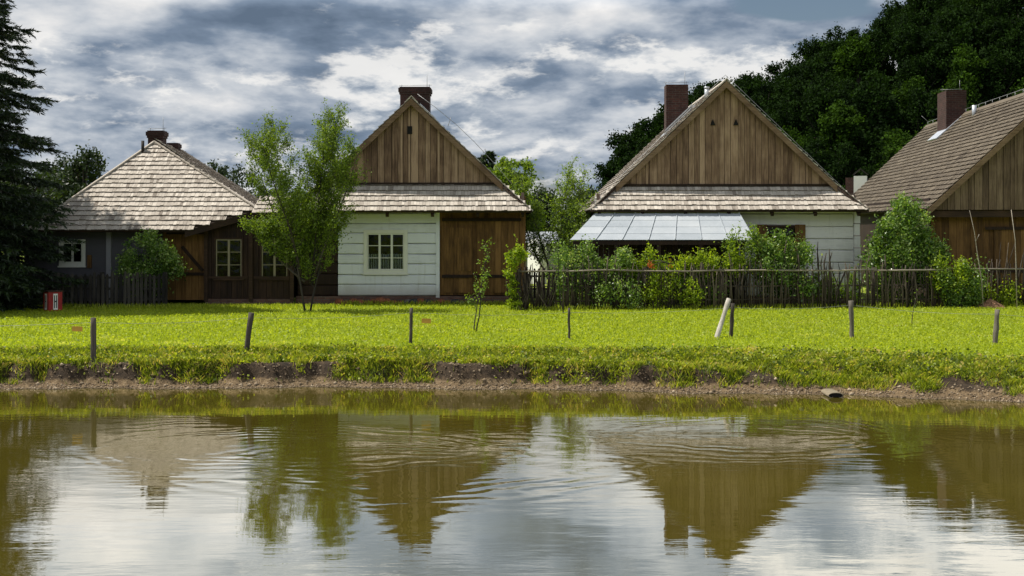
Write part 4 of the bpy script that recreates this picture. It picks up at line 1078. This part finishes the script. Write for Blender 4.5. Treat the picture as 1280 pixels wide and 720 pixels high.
def branchy_tree(name, label, cat, loc, stems, leaf_m, size, seed, lvl=(14, 9), llen=(1.4, .5), leaves=9, leaf_sig=.05, r0=.05, upw=.5, aspect=.6, group=None, spread=1.0, start=.2):
    rs = random.Random(seed); rng = np.random.default_rng(seed); q = MB(); pts = []
    root = empty(name, loc); tag(root, label, cat, group)
    def walk(p, d, L, r, n, up, wig):
        out = [p.copy()]; rad = [r]
        for i in range(n):
            d = (d+Vector((rs.gauss(0, wig), rs.gauss(0, wig), up))).normalized(); p = p+d*L/n; out.append(p.copy()); rad.append(r*(1-(i+1)/n*.8))
        return out, rad, d
    for st_ in stems:
        d0, H, bx_ = st_[:3]; z0_ = st_[3] if len(st_) > 3 else -.1
        path, rad, _ = walk(Vector((bx_, 0, z0_)), Vector(d0).normalized(), H, r0, 9, .05, .06); q.tube(path, rad, 7, rs.random())
        for i in range(lvl[0]):
            t = start+(1-start)*(i+rs.random())/lvl[0]; k = min(8, int(t*9)); p = path[k].lerp(path[k+1], t*9-k)
            th = rs.uniform(0, 6.283); L = llen[0]*(1.15-t*.75)*rs.uniform(.6, 1.2)
            d = Vector((math.cos(th)*spread, math.sin(th)*spread*.8, upw+rs.uniform(0, .5))).normalized()
            bp, br, _ = walk(p, d, L, r0*.38*(1.1-t), 6, .10, .12); q.tube(bp, br, 5, rs.random(), cap=False)
            for j in range(lvl[1]):
                s_ = .2+.8*(j+rs.random())/lvl[1]; kk = min(5, int(s_*6)); p2 = bp[kk].lerp(bp[kk+1], s_*6-kk)
                d2 = ((bp[kk+1]-bp[kk]).normalized()+Vector((rs.gauss(0, .6), rs.gauss(0, .6), rs.gauss(.15, .4)))).normalized(); L2 = llen[1]*rs.uniform(.5, 1.2)
                tp_, tr_, _ = walk(p2, d2, L2, r0*.10, 3, .05, .1); q.tube(tp_, tr_, 3, .5, cap=False)
                for a in range(leaves):
                    u = rs.random()*3; ku = min(2, int(u)); pp = tp_[ku].lerp(tp_[ku+1], u-ku); pts.append(pp)
    q.build('trunk', M['bark'], root)
    P = np.array([tuple(p) for p in pts]); P += rng.normal(size=P.shape)*leaf_sig
    V, F, t = leaf_arrays(P, size, rng, aspect, .1)
    finish('crown', np_mesh('crown', V, F, t), leaf_m, root)
    return root
X, Y = PX(385, 38.3), 38.3
branchy_tree('young_tree', 'young two-stemmed tree with airy yellow green crown before the porch windows', 'tree', (X, Y, LAWN),
    [((-.11, 0, 1), 5.7, -.07), ((.10, .05, 1), 4.6, .05), ((-.42, .1, 1), 4.4, -.25, .9), ((.17, .1, 1), 5.2, .10, .8), ((.05, .25, 1), 4.6, 0, 1.0), ((.34, -.1, 1), 4.0, .15, 1.0), ((-.25, -.2, 1), 4.3, -.2, 1.1), ((-.9, 0, .8), 2.2, -.1, .9), ((.1, -.3, 1), 4.3, .1, .9)], M['birch_leaf'], .06, 61, (27, 12), (1.12, .45), 19, .06, .034, .6, start=.15)
# sapling leaning to the right on the lawn
X, Y = PX(594, 31.0), 31.0
branchy_tree('sapling', 'thin leafy sapling leaning right on the lawn before the barn doors', 'sapling', (X, Y, LAWN),
    [((.16, 0, 1), 2.3, .0), ((-.08, 0, 1), 1.5, -.03)], M['willow_leaf'], .05, 62, (13, 4), (.42, .14), 5, .03, .018, .7, start=.35)
branchy_tree('sapling', 'bare little sapling on the lawn in front of the large bush', 'sapling', (PX(1140, 33.3), 33.3, LAWN),
    [((.02, 0, 1), .95, 0)], M['willow_leaf'], .05, 63, (4, 2), (.22, .12), 2, .02, .014, .8, start=.4)
branchy_tree('sapling', 'thin dark sapling standing in front of the gappy fence end', 'sapling', (PX(705, 37.5), 37.5, LAWN),
    [((-.08, 0, 1), 2.2, 0)], M['bush_leaf'], .07, 64, (10, 4), (.4, .2), 5, .05, .02, .8, start=.3)
branchy_tree('willow_tree', 'loose pale green willow growing between the two middle houses', 'tree', (PX(697, 45.5), 45.5, LAWN),
    [((-.25, 0, 1), 4.4, 0), ((.2, 0, 1), 4.4, 0), ((0, .1, 1), 4.7, 0), ((-.5, .1, 1), 3.9, 0), ((.5, 0, 1), 3.6, 0)], M['willow_leaf'], .10, 65, (18, 10), (1.1, .5), 14, .09, .05, .5, aspect=.35, start=.3)

# spruce
def spruce(name, label, loc, H, Rm, seed, cat='spruce tree', dens=1.0, group=None, nl=.085):
    rs = random.Random(seed); root = empty(name, loc); tag(root, label, cat, group)
    q = MB(); q.tube([(0, 0, -.1), (0, 0, H*.5), (0, 0, H)], [H*.018, H*.011, .01], 8, .5); tr = []; ax = []
    z = .35; 
    while z < H-.15:
        f = 1-z/H; n = int(7+5*f)
        for i in range(n):
            L = Rm*(f**.85)*rs.uniform(.72, 1.12)+.15; th = rs.uniform(0, 6.283); zz = z+rs.uniform(-.15, .15)
            p = Vector((0, 0, zz)); path = [p.copy()]; ns = 7
            for k in range(ns):
                u = (k+1)/ns; slope = -.10-.42*math.sin(u*2.2)*(.4+.6*f)+.55*max(0, u-.6)
                p = p+Vector((math.cos(th), math.sin(th), slope)).normalized()*L/ns; path.append(p.copy())
            q.tube(path, [.03*f+.012-(.03*f+.008)*k/ns for k in range(ns+1)], 4, .4, cap=False)
            nt = int((10+20*L/Rm)*dens)
            for k in range(nt):
                s_ = (.12+.88*rs.random())*ns; kk = min(ns-1, int(s_)); pp = path[kk].lerp(path[kk+1], s_-kk); d = (path[kk+1]-path[kk]).normalized()
                side = Vector((-math.sin(th), math.cos(th), 0))*rs.choice((-1, 1)); dd = (d*.75+side*rs.uniform(.3, 1)+Vector((0, 0, rs.uniform(-.55, .15)))).normalized()
                tr.append(tuple(pp)); ax.append(tuple(dd*rs.uniform(.22, .5)*(1.1-.3*s_/ns)))
            tr.append(tuple(path[-1])); ax.append(tuple((path[-1]-path[-2]).normalized()*.3))
        z += (.20+.10*f)/max(1, dens*.6)
    q.build('trunk', M['bark'], root)
    rng = np.random.default_rng(seed); T = np.array(tr); A = np.array(ax); k = 13
    n = len(T); u = np.tile(np.linspace(.0, 1, k), (n, 1))+rng.uniform(-.05, .05, (n, k))
    B = (T[:, None]+A[:, None]*u[..., None]).reshape(-1, 3); D = np.repeat(A/np.linalg.norm(A, axis=1)[:, None], k, 0)
    rnd = rng.normal(size=B.shape); rnd -= (rnd*D).sum(1)[:, None]*D; rnd /= np.linalg.norm(rnd, axis=1)[:, None]
    tip = B+(D*.9+rnd*.75)*nl*rng.uniform(.7, 1.2, len(B))[:, None]; w = np.cross(D, rnd)*.017*(nl/.085)
    V = np.stack([B-w, B+w, tip], 1).reshape(-1, 3); F = np.arange(len(V)).reshape(-1, 3)
    t = np.clip(np.repeat(rng.uniform(.1, .8, n), k)+rng.normal(size=len(F))*.15, 0, 1)
    finish('crown', np_mesh('crown', V, F, t), M['spruce'], root)
    return root
spruce('spruce_tree', 'tall dark spruce filling the left edge with drooping branches', (PX(-112, 39.4), 39.4, LAWN), 19, 5.7, 71, dens=3.4, nl=.12)

# trees behind the houses
def back_tree(px, py, Y, w, label, seed, m=None, nl=9000, size=.2, group='trees behind the houses', cat='tree'):
    h = PZ(py, Y)-LAWN; rs = random.Random(seed); ells = []
    for i in range(9):
        a = rs.uniform(0, 6.28); k = rs.uniform(0, .62); zz = h*rs.uniform(.42, .84); r = w*rs.uniform(.32, .5)
        ells.append((math.cos(a)*w*k, math.sin(a)*w*k*.8, zz, r, r, r*.8))
    ells.append((rs.uniform(-.2, .2)*w, 0, h-w*.32, w*.42, w*.4, w*.32)); ells.append((0, 0, h*.45, w*.7, w*.6, h*.28))
    return shrub('broadleaf_tree', label, cat, (PX(px, Y), Y, LAWN), ells, 130, nl, size, w*.085, m or M['dark_leaf'], group, seed, stems=26, stem_r=.07, trunk=(h*.45, .2), surf=.45, shoots=10)
back_tree(104, 183, 74, 2.4, 'dark tree directly behind the left slope of the hipped roof', 81)
shrub('bush', 'low dark bush under the spruce beside the grey walled house', 'bush', (PX(8, 44.5), 44.5, LAWN), [(0, 0, .9, 1.6, .6, .9), (-1.2, 0, 1.2, 1.2, .6, 1.2), (1.0, 0, .8, .8, .5, .8), (-2.6, .3, 1.4, 1.2, .6, 1.3)], 160, 9000, .10, .16, M['dark_leaf'], None, 95)
back_tree(20, 210, 62, 3.2, 'dark broadleaf tree behind the spruce, nearest the left edge', 91)
back_tree(-40, 200, 60, 3.5, 'dark broadleaf tree beyond the left edge behind the spruce', 92)
back_tree(76, 196, 80, 2.6, 'dark broadleaf tree half hidden behind the spruce', 82)
back_tree(262, 203, 88, 2.2, 'small dark tree just right of the hipped roof ridge', 83)
back_tree(297, 211, 84, 2.6, 'dark rounded tree behind the upper left of the young tree', 84)
back_tree(345, 232, 90, 3.0, 'low dark tree behind the middle of the young tree', 85)
back_tree(612, 206, 72, 2.2, 'dark tree rising behind the right slope of the gabled house with barn doors', 86)
back_tree(642, 196, 66, 2.0, 'mid green leafy tree behind the right end of the barn door house', 87, M['birch_leaf'])
back_tree(672, 238, 80, 3.0, 'low dark tree far behind the willow', 88)
back_tree(728, 236, 86, 3.0, 'low dark tree between the willow and the wooded hill', 89)
spruce('spruce_tree', 'tiny pointed conifer top behind the right slope of the barn door house', (PX(607, 80), 80, LAWN), PZ(186, 80)-LAWN, 1.5, 90, dens=.5, nl=.2)

# wooded hill: individual trees, four crowns shared between them
protos = []
for k in range(5):
    rs = random.Random(100+k); rng = np.random.default_rng(100+k); h = 12.0; ells = []
    for i in range(13):
        a = rs.uniform(0, 6.28); kk = rs.uniform(0, 3.0); zz = rs.uniform(4.2, 10.2); r = rs.uniform(1.1, 1.9); kk *= 1-.5*max(0, zz-7)/4
        ells.append((math.cos(a)*kk, math.sin(a)*kk, zz, r, r, r*.8))
    ells.append((0, 0, 10.8, 1.3, 1.3, 1.0))
    C, P, t = clumps(rng, ells, 130, 7500, .36, .55)
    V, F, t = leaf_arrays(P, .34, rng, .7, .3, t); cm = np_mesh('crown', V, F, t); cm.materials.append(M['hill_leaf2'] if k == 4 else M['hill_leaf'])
    q = MB(); q.tube([(0, 0, -1), (.1, 0, 3), (0, .1, 8)], [.28, .2, .08], 7, .4)
    for i in range(0, 120, 9): q.tube([(0, 0, rs.uniform(3, 6)), tuple(C[i])], [.09, .03], 4, .4, cap=False)
    tm = bpy.data.meshes.new('trunk'); tm.from_pydata(q.v, [], q.f); a_ = tm.attributes.new('tint', 'FLOAT', 'FACE'); a_.data.foreach_set('value', q.t); tm.materials.append(M['bark'])
    protos.append((cm, tm))
rs = random.Random(12); spots = []
y = 112
while y < 222:
    x = -2.0+rs.uniform(0, 4)
    while x < y*.40+16:
        xx, yy = x+rs.uniform(-1.6, 1.6), y+rs.uniform(-2.2, 2.2)
        ridge = float(np.interp(xx*200/max(yy, 150), HX, HZ)); z = float(hill_z(xx, yy))
        if ridge > .2 and xx/yy > .072: spots.append((xx, yy, z))
        x += 5.5
    y += 7.2
n_pale = 0
for i, (x, y, z) in enumerate(spots[:299]):
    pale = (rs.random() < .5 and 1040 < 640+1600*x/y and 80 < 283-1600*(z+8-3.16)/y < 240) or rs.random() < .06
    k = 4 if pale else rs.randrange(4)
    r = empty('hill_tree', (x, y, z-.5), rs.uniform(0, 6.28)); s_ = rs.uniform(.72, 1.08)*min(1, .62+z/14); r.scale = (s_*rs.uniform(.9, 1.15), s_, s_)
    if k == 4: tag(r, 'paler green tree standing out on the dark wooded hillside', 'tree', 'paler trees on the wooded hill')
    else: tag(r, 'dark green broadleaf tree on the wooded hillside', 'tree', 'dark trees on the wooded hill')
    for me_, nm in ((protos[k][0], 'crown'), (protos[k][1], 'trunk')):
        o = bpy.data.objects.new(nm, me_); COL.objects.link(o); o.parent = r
print('hill trees', len(spots))

# ------------------------------------------------------------------ grass, weeds, pebbles
def blades(X, Y, hmin, hmax, w, rng, lean=.5, tint=None, z0=None):
    n = len(X); Z = ground_z(X, Y) if z0 is None else z0; h = rng.uniform(hmin, hmax, n); th = rng.uniform(0, 6.283, n); ph = rng.uniform(0, 6.283, n)
    B = np.stack([X, Y, Z-.005], 1); dx = np.stack([np.cos(th), np.sin(th), 0*th], 1)*(w*rng.uniform(.6, 1.4, n))[:, None]/2
    l = rng.uniform(0, lean, n)*h; T = B+np.stack([np.cos(ph)*l, np.sin(ph)*l, h], 1)
    M_ = B+(T-B)*.55+np.stack([0*l, 0*l, h*.12], 1)
    V = np.stack([B-dx, B+dx, M_+dx*.7, T, M_-dx*.7], 1)
    return V, (rng.beta(2, 2, n) if tint is None else tint)
rng = np.random.default_rng(77)
# mown lawn: density falls with distance so it keeps the same fineness in the picture
n = 190000
Yl = 25.2+17.2*rng.uniform(0, 1, n)**1.15; Xl = rng.uniform(-1, 1, n)*(Yl*.43+1.2)
d = Yl-shore(Xl); ok = (d > .75) & ~((Yl > 41.9)) ; Xl, Yl = Xl[ok], Yl[ok]
patch = np.clip(.5+.55*wob(Xl, Yl, .55)+.25*wob(Xl+40, Yl*2, 1.6), 0, 1)
ok = rng.uniform(0, 1, len(Xl)) < .35+.65*patch; Xl, Yl, patch = Xl[ok], Yl[ok], patch[ok]
spot_t = np.zeros(len(Xl))
for px_, py_ in ((60, 424), (82, 431), (128, 423), (150, 427), (216, 431), (290, 432), (347, 430), (470, 436), (760, 433), (1010, 420), (640, 414), (400, 425)):
    yy_ = gy(py_); xx_ = PX(px_, yy_); spot_t = np.maximum(spot_t, np.exp(-((Xl-xx_)/.30)**2-((Yl-yy_)/.35)**2))
patch = np.clip(patch+spot_t*1.6, 0, 1.9)
V, t = blades(Xl, Yl, .035, .085, .02, rng, .9, np.clip(patch*.42+rng.beta(2, 2, len(Xl))*.66-.05, 0, 1))
# clover-like flat leaves
n = 60000; Y2 = 25.6+15.8*rng.uniform(0, 1, n)**1.2; X2 = rng.uniform(-1, 1, n)*(Y2*.43+1.2); ok = (Y2-shore(X2)) > .9; X2, Y2 = X2[ok], Y2[ok]
P = np.stack([X2, Y2, ground_z(X2, Y2)+rng.uniform(.02, .07, len(X2))], 1)
V2, F2, t2 = leaf_arrays(P, .05, rng, .8, .0)
m_grass = leaf_mat('lawn_grass', (.20, .27, .016), (.37, .43, .030), .5, .55, (.60, .60, .16))
F5 = np.arange(len(V)*5).reshape(-1, 5)
me = np_mesh('lawn_grass', V.reshape(-1, 3), F5, t); tag(finish('lawn_grass', me, m_grass), 'short bright green lawn grass', 'grass', kind='stuff')
me = np_mesh('lawn_clover', V2, F2, np.clip(t2*.8, 0, 1)); tag(finish('lawn_clover', me, m_grass), 'flat clover leaves spread through the lawn', 'clover', kind='stuff')

# bank grass and weeds: in clumps, hanging over the edge
n = 3800; Xc = rng.uniform(-12, 13, n); side = smooth((Xc-2.5)/4)
dc = np.where(rng.uniform(0, 1, n) < .6, rng.normal(.60, .16, n), rng.uniform(.5, 1.7, n))+.0*side
dc = np.where(Xc > 3, dc*rng.uniform(.75, 1.15, n), dc)
hole = wob(Xc*1.0, dc*0+3, 1.9)+.5*wob(Xc, dc*2, 3)
hole = wob(Xc+3, dc*.5, 3.6)+.5*wob(Xc, dc*3, 6); keep = (hole > .05) | (dc > .84); Xc, dc = Xc[keep], dc[keep]; Yc = shore(Xc)+dc
nb = 34; Xb = np.repeat(Xc, nb)+rng.normal(size=len(Xc)*nb)*.07; Yb_ = np.repeat(Yc, nb)+rng.normal(size=len(Xc)*nb)*.06
Xb = Xb; ok = (Yb_-shore(Xb)) > .26; ct = np.repeat(rng.beta(.7,.9, len(Xc))*.85, nb)
big = np.repeat(rng.uniform(.6, 1.5, len(Xc)), nb)
Xb, Yb_, ct, big = Xb[ok], Yb_[ok], ct[ok], big[ok]
V, t = blades(Xb, Yb_, .05, .15, .014, rng, 1.3, np.clip(ct+rng.uniform(-.15, .3, len(Xb)), 0, 1))
m_bank = leaf_mat('bank_weeds', (.05, .085, .010), (.34, .41, .028), .48, .5, (.50, .40, .14))
me = np_mesh('bank_grass', V.reshape(-1, 3), np.arange(len(V)*5).reshape(-1, 5), t); tag(finish('bank_grass', me, m_bank), 'tufts of longer grass hanging over the pond bank', 'grass', kind='stuff')
n = 3000; Xc = rng.uniform(-12, 13, n); dc = np.where(Xc > 2.5, rng.uniform(.45, 2.1, n), np.where(rng.uniform(0, 1, n) < .55, rng.normal(.64, .14, n), rng.uniform(.55, 1.6, n)))
hole = wob(Xc*1.0, dc*0+3, 1.9); hole = wob(Xc+3, dc*.5, 3.6)+.5*wob(Xc, dc*3, 6); keep = (hole > .02) | (dc > .82); Xc, dc = Xc[keep], dc[keep]; Yc = shore(Xc)+dc; nb = 26
Xb = np.repeat(Xc, nb)+rng.normal(size=len(Xc)*nb)*.09; Yb_ = np.repeat(Yc, nb)+rng.normal(size=len(Xc)*nb)*.07
Zb = ground_z(Xb, Yb_)+np.abs(rng.normal(size=len(Xb)))*.055; ct = np.clip(np.repeat(rng.beta(.7, .9, len(Xc))*.85, nb)+rng.uniform(-.15, .25, len(Xb)), 0, 1)
ok = Zb > .13
V, F, t = leaf_arrays(np.stack([Xb, Yb_, Zb], 1)[ok], .055, rng, .75, .0, ct[ok])
tag(finish('bank_weeds', np_mesh('bank_weeds', V, F, t), m_bank), 'low broad leaved weeds covering the edge of the pond bank', 'weeds', kind='stuff')
# taller grass at the feet of walls and fences
n = 9000; Xf = rng.uniform(-16, 17, n); Yf = np.where(Xf < -5.5, rng.normal(39.9, .25, n), np.where(Xf < .5, rng.normal(41.5, .12, n), 38.75+(Xf-.5)*.13+rng.normal(size=n)*.15))
V, t = blades(Xf, Yf, .06, .2, .02, rng, .7)
tag(finish('edge_grass', np_mesh('edge_grass', V.reshape(-1, 3), np.arange(len(V)*5).reshape(-1, 5), t), m_grass), 'unmown grass along the foot of the fences', 'grass', kind='stuff')
# pebbles and clods on the shore
n = 6000; Xp = rng.uniform(-12, 13, n); dp_ = np.abs(rng.normal(.22, .2, n)); Yp = shore(Xp)+dp_; s = (rng.uniform(.008, .028, n)*np.where(rng.uniform(0, 1, n) < .04, 2.2, 1))[:, None, None]
oc = np.array([(1, 0, 0), (0, 1, 0), (-1, 0, 0), (0, -1, 0), (0, 0, .7), (0, 0, -.7)], float)
V = np.stack([Xp, Yp, ground_z(Xp, Yp)+.004], 1)[:, None]+oc[None]*s*rng.uniform(.7, 1.3, (n, 6, 1))
fc = np.array([(0, 1, 4), (1, 2, 4), (2, 3, 4), (3, 0, 4), (1, 0, 5), (2, 1, 5), (3, 2, 5), (0, 3, 5)]); F = (np.arange(n)[:, None, None]*6+fc[None]).reshape(-1, 3)
mp, g, b = mat('shore_pebbles', .9); g.l.new(g.ramp(g.attr(), [(0, (.04, .028, .016)), (.5, (.16, .115, .07)), (1, (.42, .34, .24))]), b.inputs['Base Color'])
tag(finish('shore_pebbles', np_mesh('shore_pebbles', V.reshape(-1, 3), F, np.repeat(rng.beta(2, 2.4, n), 8)), mp), 'pebbles and clods strewn on the muddy shore', 'pebbles', kind='stuff')
